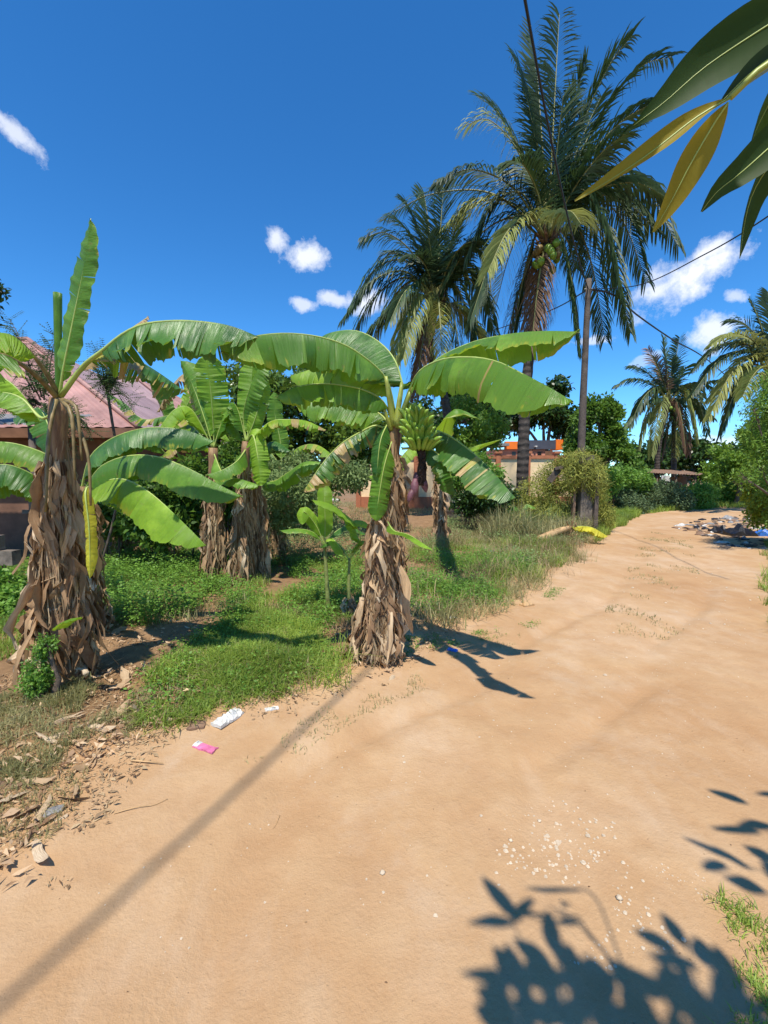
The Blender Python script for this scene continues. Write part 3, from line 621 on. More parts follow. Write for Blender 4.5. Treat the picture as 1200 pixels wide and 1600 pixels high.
# --- plant just behind the left one, big lit leaves to the right
bE = Vector((at(118, 800, 4.3).x, 4.3, 0)); bE.z = H(bE.x, bE.y); topE = at(125, 760, 4.3)
E_, pE = banana_plant('banana plant with broad glossy low leaves, behind the leftmost tall banana plant', bE, topE, .12, .07)
skirt(E_, bE, [bE, topE], 60, .1, .12, .3, .7, .1, .9)
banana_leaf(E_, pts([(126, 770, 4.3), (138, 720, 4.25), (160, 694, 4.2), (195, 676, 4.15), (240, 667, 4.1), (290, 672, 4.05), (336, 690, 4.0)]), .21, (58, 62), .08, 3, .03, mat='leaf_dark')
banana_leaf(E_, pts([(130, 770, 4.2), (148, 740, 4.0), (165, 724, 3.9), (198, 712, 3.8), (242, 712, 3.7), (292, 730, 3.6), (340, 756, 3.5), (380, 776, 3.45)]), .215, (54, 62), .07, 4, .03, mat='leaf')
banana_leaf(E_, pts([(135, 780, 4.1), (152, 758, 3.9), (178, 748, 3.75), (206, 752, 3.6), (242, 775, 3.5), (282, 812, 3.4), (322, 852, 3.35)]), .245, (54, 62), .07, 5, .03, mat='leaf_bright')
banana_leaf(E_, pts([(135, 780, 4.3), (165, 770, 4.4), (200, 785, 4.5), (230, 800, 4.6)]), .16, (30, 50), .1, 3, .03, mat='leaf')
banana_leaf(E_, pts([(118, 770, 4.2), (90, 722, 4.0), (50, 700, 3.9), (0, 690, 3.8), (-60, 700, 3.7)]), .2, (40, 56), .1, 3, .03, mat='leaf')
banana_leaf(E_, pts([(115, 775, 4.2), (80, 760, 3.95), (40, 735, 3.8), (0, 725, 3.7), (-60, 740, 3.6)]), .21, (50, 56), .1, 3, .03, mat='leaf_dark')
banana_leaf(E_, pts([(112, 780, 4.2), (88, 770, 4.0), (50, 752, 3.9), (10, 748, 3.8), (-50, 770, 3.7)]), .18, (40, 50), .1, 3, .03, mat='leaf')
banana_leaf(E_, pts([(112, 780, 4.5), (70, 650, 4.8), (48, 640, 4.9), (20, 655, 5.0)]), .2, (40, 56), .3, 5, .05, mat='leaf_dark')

# --- mid clump
def mid_plant(label, bpx, tpx, r, n, leaves):
    b = G(*bpx); t = at(tpx[0], tpx[1], b.y); pl, _ = banana_plant(label, b, t, r, r * .6)
    skirt(pl, b, [b, t], int(n * 1.6), r * .8, .07, .3, .75, .1, .9, .9, .85)
    for lf in leaves:
        kw = lf[2] if len(lf) > 2 else {}; banana_leaf(pl, [at(x, y, b.y + d) for x, y, d in lf[0]], lf[1], **kw)
    return pl
mid_plant('banana plant with one upright sunlit leaf, left stem of the middle clump', (336, 915), (333, 700), .1, 34, [
    ([(333, 700, 0), (334, 680, 0), (330, 620, -.1), (322, 550, -.2)], .24, dict(droop=(22, 25), face=(.1, -1, .2), tears=5, mat='leaf_bright')),
    ([(333, 700, 0), (318, 650, 0), (300, 600, .1), (282, 562, .2)], .22, dict(droop=(20, 25), face=(-.4, -1, .3), tears=5, mat='leaf')),
    ([(333, 700, 0), (300, 640, -.1), (272, 640, -.2), (245, 675, -.3), (232, 700, -.3)], .2, dict(droop=(45, 50), tears=4, mat='leaf_bright')),
    ([(333, 700, 0), (350, 650, 0), (362, 640, 0), (378, 690, 0)], .2, dict(droop=(40, 50), tears=4, mat='leaf')),
    ([(333, 705, 0), (310, 690, .2), (280, 690, .3), (250, 715, .3)], .2, dict(droop=(45, 50), tears=6, mat='leaf_bright', ragged=.2)),
    ([(333, 705, 0), (350, 742, -.4), (375, 748, -.6), (405, 758, -.8)], .15, dict(droop=(40, 50), tears=3, mat='leaf')),
    ([(333, 700, .5), (280, 650, 1.3), (225, 655, 1.5), (195, 630, 1.6), (165, 612, 1.7)], .15, dict(droop=(50, 60), tears=40, gap=.35, mat='leaf_dark', ragged=.35)),
    ([(333, 700, .3), (300, 590, .5), (270, 600, .8), (245, 645, 1)], .16, dict(droop=(60, 60), tears=36, gap=.45, mat='leaf_dark', dry=.9))])
mid_plant('banana plant with tall pale green leaves, centre stem of the middle clump', (372, 920), (385, 690), .1, 34, [
    ([(385, 690, 0), (390, 660, 0), (392, 610, 0), (396, 560, 0)], .2, dict(droop=(25, 30), face=(.4, -1, .2), tears=4, mat='leaf_bright')),
    ([(385, 690, 0), (380, 650, 0), (392, 600, -.2), (412, 560, -.3)], .22, dict(droop=(20, 50), face=(-.6, -1, .3), tears=3, mat='leaf')),
    ([(385, 690, 0), (400, 650, -.1), (408, 615, -.1), (415, 590, -.1)], .12, dict(droop=(15, 20), face=(.1, -1, .1), tears=3, mat='leaf_bright')),
    ([(385, 690, 0), (372, 640, 0), (360, 630, 0), (345, 660, 0)], .16, dict(droop=(40, 40), tears=3, mat='leaf')),
    ([(385, 690, 0), (395, 680, -.2), (402, 710, -.3), (408, 760, -.35)], .15, dict(droop=(20, 25), face=(0, -1, .1), tears=4, mat='leaf_bright')),
    ([(385, 695, 0), (420, 660, -.3), (450, 655, -.3), (480, 658, -.3), (510, 672, -.3)], .14, dict(droop=(45, 60), tears=26, gap=.2, mat='leaf_bright', ragged=.25)),
    ([(385, 700, 0), (370, 720, -.4), (345, 735, -.5), (320, 742, -.6)], .16, dict(droop=(40, 60), tears=3, mat='leaf'))])
mid_plant('banana plant with leaves drooping right, right stem of the middle clump', (400, 908), (402, 740), .1, 28, [
    ([(402, 740, 0), (425, 752, -.2), (450, 738, -.3), (475, 722, -.4), (502, 722, -.5)], .2, dict(droop=(40, 55), tears=5, mat='leaf')),
    ([(402, 740, 0), (412, 700, 0), (430, 690, 0), (455, 705, 0)], .16, dict(droop=(40, 50), tears=4, mat='leaf_dark')),
    ([(402, 740, 0), (395, 720, -.2), (410, 735, -.3), (420, 765, -.3)], .1, dict(droop=(30, 40), tears=2, mat='leaf_bright'))])
mid_plant('short banana stump wrapped in dry leaves, in shade under the broad glossy leaves', (192, 876), (192, 800), .12, 26, [
    ([(192, 802, 0), (205, 790, -.3), (222, 800, -.4), (235, 812, -.4)], .1, dict(droop=(30, 50), tears=3, mat='leaf_yellow')),
    ([(192, 802, 0), (240, 790, 0), (265, 830, 0)], .16, dict(droop=(30, 50), tears=3, mat='leaf_dark')),
    ([(192, 802, 0), (165, 780, 0), (150, 800, 0)], .16, dict(droop=(30, 50), tears=3, mat='leaf_dark'))])
mid_plant('banana plant half hidden behind the broad glossy leaves, left of the middle clump', (262, 878), (268, 720), .1, 26, [
    ([(268, 720, 0), (262, 670, 0), (250, 630, -.1), (235, 600, -.2)], .22, dict(droop=(25, 40), face=(-.3, -1, .3), tears=7, mat='leaf')),
    ([(268, 720, 0), (285, 680, -.2), (310, 660, -.4), (345, 672, -.5), (360, 690, -.5)], .2, dict(droop=(45, 55), tears=8, mat='leaf_bright')),
    ([(268, 720, 0), (240, 690, -.2), (205, 690, -.4), (180, 715, -.4)], .2, dict(droop=(45, 55), tears=6, mat='leaf')),
    ([(268, 720, 0), (285, 650, 0), (300, 615, 0), (305, 570, 0)], .2, dict(droop=(25, 30), face=(.3, -1, .2), tears=9, mat='leaf_bright')),
    ([(268, 725, 0), (300, 730, -.2), (320, 760, -.3), (325, 800, -.3)], .16, dict(droop=(35, 50), tears=10, mat='leaf', ragged=.2))])
mid_plant('banana plant with ragged leaves deepest in the clump, before the dark tree', (430, 880), (440, 730), .09, 24, [
    ([(440, 730, 0), (438, 690, 0), (430, 650, 0), (428, 612, 0)], .18, dict(droop=(25, 35), face=(.2, -1, .2), tears=12, mat='leaf')),
    ([(440, 730, 0), (465, 700, 0), (495, 695, -.2), (525, 715, -.3)], .18, dict(droop=(45, 60), tears=14, mat='leaf_bright', ragged=.3)),
    ([(440, 730, 0), (455, 745, 0), (475, 790, 0), (478, 830, 0)], .14, dict(droop=(35, 60), tears=16, mat='leaf', ragged=.4)),
    ([(440, 730, 0), (415, 700, 0), (385, 710, -.2), (365, 740, -.3)], .17, dict(droop=(45, 60), tears=7, mat='leaf'))])
# --- suckers
bS = G(513, 962)
S1 = thing('banana_sucker', bS, 'taller banana sucker with bright green leaves left of the fruiting plant', 'banana sucker', 'banana suckers')
stem(S1, [bS, at(510, 900, bS.y), at(507, 850, bS.y)], .03, .016, 'stem_green')
for pl, w, kw in (([(507, 855, 0), (508, 820, 0), (507, 780, -.02), (505, 752, .02)], .09, dict(droop=(15, 20), face=(0, -1, .2), mat='leaf_bright')),
                  ([(507, 855, 0), (560, 832, -.1), (545, 806, -.2), (520, 790, -.25), (486, 781, -.3)], .001, dict(mat='leaf_bright')),
                  ([(507, 850, 0), (496, 825, 0), (484, 808, -.05), (474, 800, -.1), (472, 820, -.15)], .085, dict(droop=(25, 30), face=(0, -1, .5), mat='leaf_bright')),
                  ([(507, 852, 0), (490, 832, -.1), (466, 826, -.2), (437, 829, -.3)], .07, dict(droop=(20, 35), mat='leaf')),
                  ([(507, 852, 0), (518, 840, -.1), (530, 855, -.2), (536, 870, -.25)], .08, dict(droop=(20, 35), mat='leaf_bright')),
                  ([(507, 850, 0), (525, 830, .1), (545, 822, .15), (572, 835, .2)], .08, dict(droop=(25, 35), mat='leaf_dark'))):
    if w > .01: banana_leaf(S1, [at(x, y, bS.y - .02 + d) for x, y, d in pl], w, t0=.15, tears=1, gap=.02, rib=.006, n_along=24, **kw)
bT = G(545, 968)
S2 = thing('banana_sucker', bT, 'smaller banana sucker with a broad arching leaf touching the dry skirt', 'banana sucker', 'banana suckers')
stem(S2, [bT, at(545, 915, bT.y), at(546, 872, bT.y)], .024, .014, 'stem_green')
for pl, w, kw in (([(546, 875, 0), (563, 848, -.05), (556, 820, -.15), (530, 796, -.25), (510, 785, -.3), (487, 781, -.35)], .1, dict(droop=(30, 35), mat='leaf_bright', t0=.4)),
                  ([(546, 875, 0), (560, 845, -.05), (552, 815, -.1), (570, 815, -.2), (578, 826, -.25)], .1, dict(droop=(30, 45), mat='leaf_bright', t0=.3)),
                  ([(546, 875, 0), (553, 856, -.05), (566, 845, -.1), (580, 850, -.15)], .06, dict(droop=(25, 35), mat='leaf', t0=.2)),
                  ([(546, 875, 0), (530, 850, .1), (515, 846, .1), (500, 855, .15)], .07, dict(droop=(25, 35), mat='leaf_dark', t0=.2))):
    banana_leaf(S2, [at(x, y, bT.y + d) for x, y, d in pl], w, tears=1, gap=.02, rib=.006, n_along=24, **kw)
skirt(S2, bT, [bT, bT + Vector((0, 0, .25))], 10, .03, .04, .15, .25, .4)

# ------------------------------------------------------------------ palms
def frond(parent, P, L, mat='palm', hang=.5, npair=62, vee=.35, name='frond', wid=.045, sparse=0.0, label=None):
    n = 26; S = spline(P, n); mb = MB()
    ln = sum((S[i + 1] - S[i]).length for i in range(n - 1)); Z = Vector((0, 0, 1)); tone = random.uniform(.1, .6)
    for k in range(npair):
        t = .14 + .86 * (k + .5) / npair; f = t * (n - 1.001); i = int(f); p = S[i].lerp(S[i + 1], f - i); T = (S[min(i + 1, n - 1)] - S[max(0, i - 1)]).normalized()
        u = Z - T * Z.dot(T); u = u.normalized() if u.length > .1 else Vector((0, -1, 0)); x = T.cross(u)
        ll = L * (math.sin(math.pi * min(1, .16 + .74 * t)) ** .7) * random.uniform(.85, 1.08)
        for sg in (-1, 1):
            if random.random() < sparse + .05: continue
            d = (x * sg + T * (.45 + .9 * t) + u * (vee * (.7 - hang)) + Vector([random.gauss(0, .1) for _ in range(3)])).normalized()
            q1 = p + d * ll * .4 - Z * (ll * .08 * hang); d2 = (d - Z * hang * random.uniform(.8, 2.2)).normalized(); q2 = q1 + d2 * ll * .35; d3 = (d2 - Z * hang * 1.2).normalized(); q3 = q2 + d3 * ll * .3
            s = d.cross(u).normalized() if abs(d.dot(u)) < .95 else x; s = (T * .6 + u * .5 + s * .5).normalized(); r = min(1, max(0, tone + random.gauss(0, .18)))
            w = wid * .5; a = [mb.vert(p - s * w * .6, rnd=r), mb.vert(p + s * w * .6, rnd=r), mb.vert(q1 + s * w, rnd=r), mb.vert(q1 - s * w, rnd=r), mb.vert(q2 + s * w * .75, rnd=r), mb.vert(q2 - s * w * .75, rnd=r), mb.vert(q3 + s * w * .1, rnd=r), mb.vert(q3 - s * w * .1, rnd=r)]
            mb.f += [[a[0], a[1], a[2], a[3]], [a[3], a[2], a[4], a[5]], [a[5], a[4], a[6], a[7]]]
    o = mb.build(name, M[mat], parent)
    rb = MB(); rb.tube(S, [.045 * (1 - .85 * i / (n - 1)) for i in range(n)], 5); rb.build('rachis', M['rachis'], o)
    if label: o['label'] = label
    return o
def palm(label, crown, d, trunk, r0, r1, fr, L, group='coconut palms', nuts=14, npair=62, wid=.045, name='coconut_palm', extra=4):
    base = at(trunk[0][0], trunk[0][1], d); base.z = 0; base.z = H(base.x, base.y) - .1
    t = thing(name, base, label, 'palm tree', group); cr = at(crown[0], crown[1], d); tp = [base] + [at(x, y, d) for x, y in trunk[1:]] + [cr]
    S = spline(tp, 40); mb = MB(); mb.tube(S, [(r0 + (r1 - r0) * i / 39) * (1 + .05 * (i % 2)) * (1.35 - min(1, i / 5) * .35) for i in range(40)], 12, jit=.04); mb.build('trunk', M['palm_bark'], t)
    for (x, y, dd, mat, hang, arch) in fr:
        tip = at(x, y, d + dd); v = tip - cr; m1 = cr + v * .33 + Vector((0, 0, arch)); m2 = cr + v * .7 + Vector((0, 0, arch * .9))
        # random.random() keeps fronds from lining up
        frond(t, [cr + v.normalized() * .12, m1, m2, tip], L * random.uniform(.88, 1.1), mat, hang, npair, wid=wid, label={'palm_yellow': 'yellowing frond', 'palm_dead': 'dead brown hanging frond'}.get(mat))
    span = max((at(x, y, d) - cr).length for x, y, *_ in fr)
    for k in range(extra):
        a = k * 2.4 + random.random(); el = random.uniform(-1.0, .9); v = Vector((math.cos(a) * math.cos(el), math.sin(a) * math.cos(el), math.sin(el))) * span * random.uniform(.6, .85); ar = random.uniform(.5, 1.3) * span / 5 * math.cos(el)
        frond(t, [cr, cr + v * .33 + Vector((0, 0, ar)), cr + v * .7 + Vector((0, 0, ar * .8)), cr + v], L * random.uniform(.85, 1.05), random.choice(['palm', 'palm', 'palm', 'palm_yellow' if el < 0 else 'palm']), random.uniform(.3, .7), npair, wid=wid)
    for k in range(nuts):
        a = random.uniform(0, 6.28); c = cr + Vector((math.cos(a) * .35, math.sin(a) * .35, random.uniform(-.75, -.15))); mb = MB()
        lobe(mb, c, Vector((0, 0, -1)), .26, .12, 7, 8); mb.build('coconut', M['banana' if k % 3 else 'petiole_brown'], t)
    mb = MB()
    for k in range(60):
        a = random.uniform(0, 6.28); p0 = cr + Vector((math.cos(a) * .15, math.sin(a) * .15, -random.uniform(0, .5))); p1 = p0 + Vector((math.cos(a) * .25, math.sin(a) * .25, random.uniform(-.1, .5)))
        mb.tube([p0, p1], [.05, .02], 4, False)
    mb.build('crown_fibre', M['palm_dead'], t); return t
p, y_, k_ = 'palm', 'palm_yellow', 'palm_dead'
palm('tallest coconut palm with a huge dark crown beside the bare pole', (856, 372), 14.5, [(815, 800), (820, 640), (832, 520)], .2, .12, [
    (874, 22, .3, p, .3, .3), (800, 85, .6, p, .35, .9), (838, 100, 1, p, .3, .2), (916, 95, -.6, p, .3, .5), (988, 55, -.8, p, .3, .9), (1050, 88, .5, p, .35, 1.3), (1030, 170, 1.5, p, .25, .5),
    (724, 198, .5, y_, .45, 1.3), (745, 150, 1.2, p, .3, .8), (684, 282, -1, p, .5, .9), (697, 352, .8, y_, .6, .9), (690, 455, 1.5, p, .6, 1.2), (762, 425, -1.8, y_, .35, .9), (735, 500, -.8, p, .65, 1.4),
    (1060, 385, .6, p, .75, 1.9), (1045, 310, -.4, p, .6, .9), (985, 520, .3, p, .55, 1.9), (945, 530, 1.6, p, .6, 1.8), (975, 210, -1.5, p, .4, .4), (908, 350, -2.4, y_, .5, .5), (800, 535, .5, p, .5, 1.2), (830, 545, -.3, k_, .6, .6), (845, 500, .6, k_, .6, .4),
    (785, 560, .9, k_, .5, .8), (905, 545, -.5, p, .6, 1.2), (800, 250, -1.6, p, .4, .6), (940, 150, 1.5, p, .2, .3), (830, 40, 1.6, p, .1, .2), (900, 420, 2.5, p, .5, .6), (1010, 440, 1.5, p, .6, 1.8), (880, 150, -1.4, p, .2, .1), (975, 470, -1, p, .65, 2.0), (730, 400, .3, p, .6, 1.5)], 1.05, npair=74, nuts=22, wid=.05, extra=4)
palm('coconut palm with yellow hanging fronds, left of the tallest palm', (682, 470), 16.5, [(706, 800), (698, 640), (672, 550)], .18, .12, [
    (693, 292, .3, p, .1, .2), (662, 300, .8, p, .15, .3), (628, 312, .4, p, .3, .5), (728, 320, .6, p, .2, .4), (568, 372, -.5, p, .5, .9), (602, 345, 1, p, .4, .8), (548, 478, .4, p, .65, 1.4), (534, 500, -.5, p, .6, 1.2), (535, 560, .6, p, .6, 1.5),
    (606, 600, -1, y_, .6, 1.3), (575, 560, .5, y_, .6, 1.4), (630, 560, -1.4, y_, .5, .8), (650, 612, -.4, k_, .6, .7), (672, 612, .4, k_, .6, .5), (742, 540, .4, p, .6, 1.2), (765, 480, .6, p, .6, 1.2), (760, 400, .5, p, .4, .9), (722, 575, -.6, p, .6, 1), (690, 560, -1.4, y_, .5, .7), (640, 400, -1.4, p, .35, .5), (700, 400, 1.4, p, .3, .4), (780, 540, 1.2, p, .6, 1.5), (670, 370, -1, p, .2, .1), (590, 410, .8, p, .5, .8), (610, 500, -1.2, p, .5, .8), (640, 630, .6, k_, .6, .8)], .95, nuts=16, npair=66, wid=.05, extra=3)
palm('slim coconut palm with a full crown beyond the hedge, right of the pole', (1046, 628), 33, [(1027, 760), (1028, 710), (1036, 665)], .19, .13, [
    (1037, 528, .5, p, .1, .2), (1062, 527, .8, p, .15, .2), (985, 572, .4, p, .35, .6), (1012, 545, -.4, k_, .25, .3), (962, 602, .6, p, .5, .9), (983, 668, -.5, p, .6, 1.6), (994, 722, .4, y_, .6, 2.3), (1018, 712, -.8, y_, .5, 1.7), (1090, 690, -.7, y_, .55, 1.9),
    (1106, 680, .5, p, .6, 2), (1100, 622, .6, p, .5, 1), (1078, 572, .4, p, .3, .6), (1066, 690, .9, p, .5, 1.2), (1040, 700, 1.2, p, .6, 1), (1000, 640, 1.5, p, .5, 1), (1050, 560, -1, p, .2, .2), (1072, 706, -1.1, k_, .6, 1.3), (1024, 560, 1, p, .2, .2)], 1.05, nuts=8, npair=44, wid=.09)
palm('smaller pale trunked coconut palm leaning beside the slim palm beyond the hedge', (1056, 640), 34, [(1053, 765), (1053, 710), (1053, 670)], .2, .14, [
    (1100, 655, .5, p, .5, 1), (1075, 710, .5, k_, .6, 1), (1035, 715, .3, k_, .6, 1), (1085, 600, .6, p, .4, .6), (1055, 715, -.6, y_, .6, 1)], .95, nuts=4, npair=40, wid=.09)
palm('coconut palm with yellow-green fronds at the right edge of the view', (1208, 585), 19, [(1224, 790), (1222, 700), (1214, 640)], .2, .14, [
    (1172, 470, .5, p, .15, .3), (1200, 455, .8, p, .15, .2), (1140, 500, .4, p, .3, .6), (1112, 538, -.5, y_, .4, .9), (1085, 575, .4, p, .5, 1.1), (1082, 615, -.3, p, .5, 1.2), (1108, 652, -.5, y_, .4, 1.3), (1125, 680, .5, p, .45, 1.4), (1160, 620, -1.4, y_, .4, .6),
    (1260, 480, .5, p, .3, .6), (1330, 560, .5, p, .5, 1.3), (1320, 650, .3, p, .6, 1.6), (1250, 690, 0, p, .6, 1.2), (1180, 690, .9, p, .5, 1.2), (1150, 540, 1.2, p, .35, .6)], .8, nuts=10, npair=60, wid=.06)

# ------------------------------------------------------------------ pole and cables
pb = at(905, 815, 14); pb.z = H(pb.x, pb.y) - .1; ptop = at(920, 436, 14)
POLE = thing('utility_pole', pb, 'bare dark wooden utility pole rising behind the creeper covered gate posts', 'pole')
mb = MB(); mb.tube(spline([pb, at(909, 680, 14), at(914, 560, 14), ptop], 14), [.13 - .004 * i for i in range(14)], 12, jit=.03); mb.build('post', M['pole'], POLE)
mb = MB(); mb.tube([ptop + Vector((-.12, 0, -.3)), ptop + Vector((.12, 0, -.3))], .03, 8); mb.build('insulator', M['grey'], POLE)
def cable(P, r, label, sag=0):
    P = [Vector(q) for q in P]; mb = MB(); S = []
    if len(P) == 2: S = [P[0].lerp(P[1], i / 30) - Vector((0, 0, sag * 4 * (i / 30) * (1 - i / 30))) for i in range(31)]
    else: S = spline(P, 40)
    mb.tube(S, r, 6); o = mb.build('overhead_cable', M['cable']); tag(o, label, 'cable', 'overhead cables'); return o
pt = ptop + Vector((0, 0, -.3))
_y = [pt.y, 5.45, .21, -1.67]; _px = np.polyfit(_y, [pt.x, 1.6, -.78, -1.77], 2); _pz = np.polyfit(_y, [pt.z, 6.65, 6.6, 6.62], 2)
cable([Vector((np.polyval(_px, q), q, np.polyval(_pz, q))) for q in np.linspace(pt.y, -6, 14)], .017, 'thick dark cable dropping from the top of the picture into the tall palm crown')
cable([pt, at(1000, 445, 11.5), at(1100, 398, 8.8), at(1200, 338, 6.6), at(1400, 190, 4.6)], .011, 'thin cable crossing the white cloud on the right')
cable([pt, at(960, 460, 15), at(990, 488, 16.5), at(1050, 530, 21), at(1115, 570, 27), at(1190, 640, 42)], .03, 'cable sloping down from the pole past the slim palm on the right')
cable([pt, at(855, 487, 18), at(760, 520, 26)], .02, 'thin cable running left from the pole behind the palm trunk')

# ------------------------------------------------------------------ trees and bushes
def tree(label, base, d, blobs, n, L, W, mat, trunk_r=.12, limbs=True, group='trees beyond the gardens', name='tree', hollow=.3, lumps=11, **kw):
    b = at(base[0], base[1], d); b.z = H(b.x, d) - .05
    t = thing(name, b, label, 'tree' if name != 'bush' else 'bush', group)
    B = []
    for (px, py, rp, dd) in blobs:
        c = at(px, py, d + dd); k = (d + dd) / F; rx, rz = (rp if isinstance(rp, tuple) else (rp, rp)); B.append((c, (rx * k, (rx + rz) / 2 * k, rz * k)))
    B2 = []
    for c, rr in B:
        for k in range(lumps):
            u = unit(1)[0]; B2.append((c + Vector((u[0] * rr[0], u[1] * rr[1], u[2] * rr[2])) * random.uniform(.35, .95), tuple(q * random.uniform(.22, .5) for q in rr)))
    V, Fq, r = cloud(B2, n, L, W, hollow=hollow, **kw); put('crown' if name != 'bush' else 'foliage', V, Fq, r, mat, t)
    mb = MB(); cen = sum((q[0] for q in B), Vector()) / len(B); fork = b.lerp(Vector((cen.x, cen.y, cen.z)), .45)
    mb.tube(spline([b, b.lerp(fork, .5) + Vector((random.uniform(-.1, .1), 0, 0)), fork], 8), [trunk_r * (1.2 - .06 * i) for i in range(8)], 8, jit=.08)
    for c, rr in B:
        m = fork.lerp(c, .5) + Vector((random.uniform(-.2, .2) * rr[0], 0, random.uniform(0, .2) * rr[2]))
        mb.tube(spline([fork, m, c], 7), [trunk_r * (.65 - .07 * i) for i in range(7)], 6)
        for k in range(5):
            e = c + Vector(unit(1)[0]) * rr[0] * .75; mb.tube([c.lerp(fork, .25), c.lerp(e, .6), e], [trunk_r * .2, trunk_r * .13, trunk_r * .04], 4, False)
    mb.build('trunk', M['bark'], t); return t
tree('dense dark leafy tree filling the gap behind the fruiting banana plant', (470, 800), 11.5, [(430, 640, 62, 0), (500, 610, 60, .5), (560, 660, 60, 0), (470, 700, 70, .3), (395, 700, 55, .2), (540, 730, 50, .3), (345, 650, 50, 1), (380, 590, 36, 1), (600, 700, 45, .6)], 30000, .15, .075, 'tree_deep', .16)
tree('small bright green tree between the banana leaves and the palm trunks', (725, 790), 17, [(735, 660, (38, 50), 0), (705, 690, (30, 40), 0), (770, 680, (28, 30), .5), (745, 710, (30, 25), -.3)], 9000, .16, .08, 'tree_light', .1)
tree('sparse dark tree behind the orange trimmed building, left side', (770, 800), 30, [(765, 625, (45, 30), 0), (720, 640, (40, 34), 0), (800, 650, (30, 28), 0), (690, 650, (40, 40), 0)], 6500, .34, .2, 'tree_dark', .22, hollow=.1)
tree('sparse dark tree behind the orange trimmed building, right side', (850, 800), 31, [(850, 640, (40, 30), 0), (815, 660, (30, 26), 0), (885, 665, (25, 30), 0), (870, 605, (18, 14), 0)], 6500, .34, .2, 'tree_dark', .22, hollow=.1)
tree('round dense green tree standing just right of the pole', (945, 800), 24, [(935, 645, (26, 22), 0), (962, 690, (28, 28), 0), (930, 700, (22, 24), 0), (915, 650, (12, 16), 0), (980, 720, (22, 26), 0), (955, 650, (20, 18), 0), (900, 700, (20, 40), 0)], 15000, .22, .13, 'tree_mid', .2)
tree('dark distant tree line mass behind the twin slim palms', (1060, 790), 44, [(1010, 720, (40, 24), 0), (1070, 712, (40, 28), 0), (1110, 722, (40, 24), 0), (1150, 735, (34, 24), 0)], 9000, .5, .3, 'tree_dark', .25)
tree('bright green tree at the right beyond the rubbish', (1150, 800), 24, [(1145, 722, (36, 28), 0), (1180, 705, (34, 38), 0), (1120, 740, (24, 18), 0), (1210, 690, (36, 50), 0)], 14000, .2, .11, 'tree_light', .14)
tree('tall pale bush leaning over the right road edge', (1240, 860), 9.5, [(1222, 640, (34, 60), 0), (1205, 700, (36, 30), 0), (1240, 610, (40, 50), 0), (1185, 730, (22, 16), 0), (1160, 745, (14, 8), -.3), (1178, 640, (10, 16), 0), (1215, 780, (40, 40), .3)], 15000, .085, .028, 'tree_light', .05, name='bush', group='bushes along the road', sig=1.3, droop=.5, hollow=0, lumps=14)
tree('yellow-green bush overhanging the rubbish at the right edge', (1225, 850), 10.5, [(1200, 785, (26, 28), 0), (1222, 800, (34, 36), 0), (1186, 760, (14, 12), 0), (1185, 800, (12, 14), .1)], 7500, .11, .045, 'bush_yellow', .04, name='bush', group='bushes along the road', sig=.9, hollow=0)
tree('small leafy tree at the far left beside the red roof', (-20, 830), 7, [(-35, 455, (34, 26), 0), (-60, 510, (40, 40), 0), (-20, 440, (14, 8), 0)], 2500, .09, .035, 'tree_dark', .06)
# feathery tree in front of the roof
def feathery(label, base, d, sprigs, L):
    b = at(base[0], base[1], d); b.z = H(b.x, d); t = thing('feathery_tree', b, label, 'tree', 'feathery trees by the red roof'); mb = MB(); lv = MB(); V = []
    cen = at(sum(q[0] for q in sprigs) / len(sprigs), sum(q[1] for q in sprigs) / len(sprigs) + 25, d); mb.tube(spline([b, b.lerp(cen, .5) + Vector((.25, 0, 0)), cen], 8), .02, 7)
    P = []; Dd = []; 
    for (x, y) in sprigs:
        for _ in range(2):
            e = at(x + random.gauss(0, 14), y + random.gauss(0, 12), d + random.gauss(0, .3)); s0 = cen.lerp(e, .2); S = spline([s0, s0.lerp(e, .6) + Vector((0, 0, .1)), e], 12); mb.tube(S, [.014 - .001 * i for i in range(12)], 4, False)
            for i in range(3, 12):
                for sg in (-1, 1):
                    tdir = (S[min(11, i + 1)] - S[i - 1]).normalized(); q = (tdir * .4 + Vector([random.gauss(0, .6) for _ in range(3)])).normalized(); p0 = S[i]
                    for j in range(9):
                        pp = p0 + q * (.028 * j)
                        for s2 in (-1, 1): P.append(pp); c = q.cross(Vector((0, 0, 1))).normalized() * s2 + q * .5 + Vector((0, 0, -.1)); Dd.append(c.normalized())
    P = np.array([tuple(v) for v in P]); Dd = np.array([tuple(v) for v in Dd]); n = len(P); V, Fq = kites(P, Dd, unit(n) * .4 + np.array([0, 0, 1.0]), np.full(n, L), np.full(n, L * .42))
    put('foliage', V, Fq, np.repeat(RNG.random(n), 4), 'feather', t); mb.build('trunk', M['bark'], t)
feathery('feathery leaved tree in front of the red roof, behind the leftmost banana plant', (60, 850), 6.5, [(30, 515), (55, 530), (70, 560), (20, 545), (85, 590), (50, 600), (110, 640), (130, 660), (125, 680), (90, 660), (20, 640), (40, 650)], .045)
feathery('small feathery tree top poking up right of the broken spear leaf', (150, 850), 6.8, [(165, 570), (180, 585), (150, 560), (172, 600), (185, 610), (155, 600)], .04)

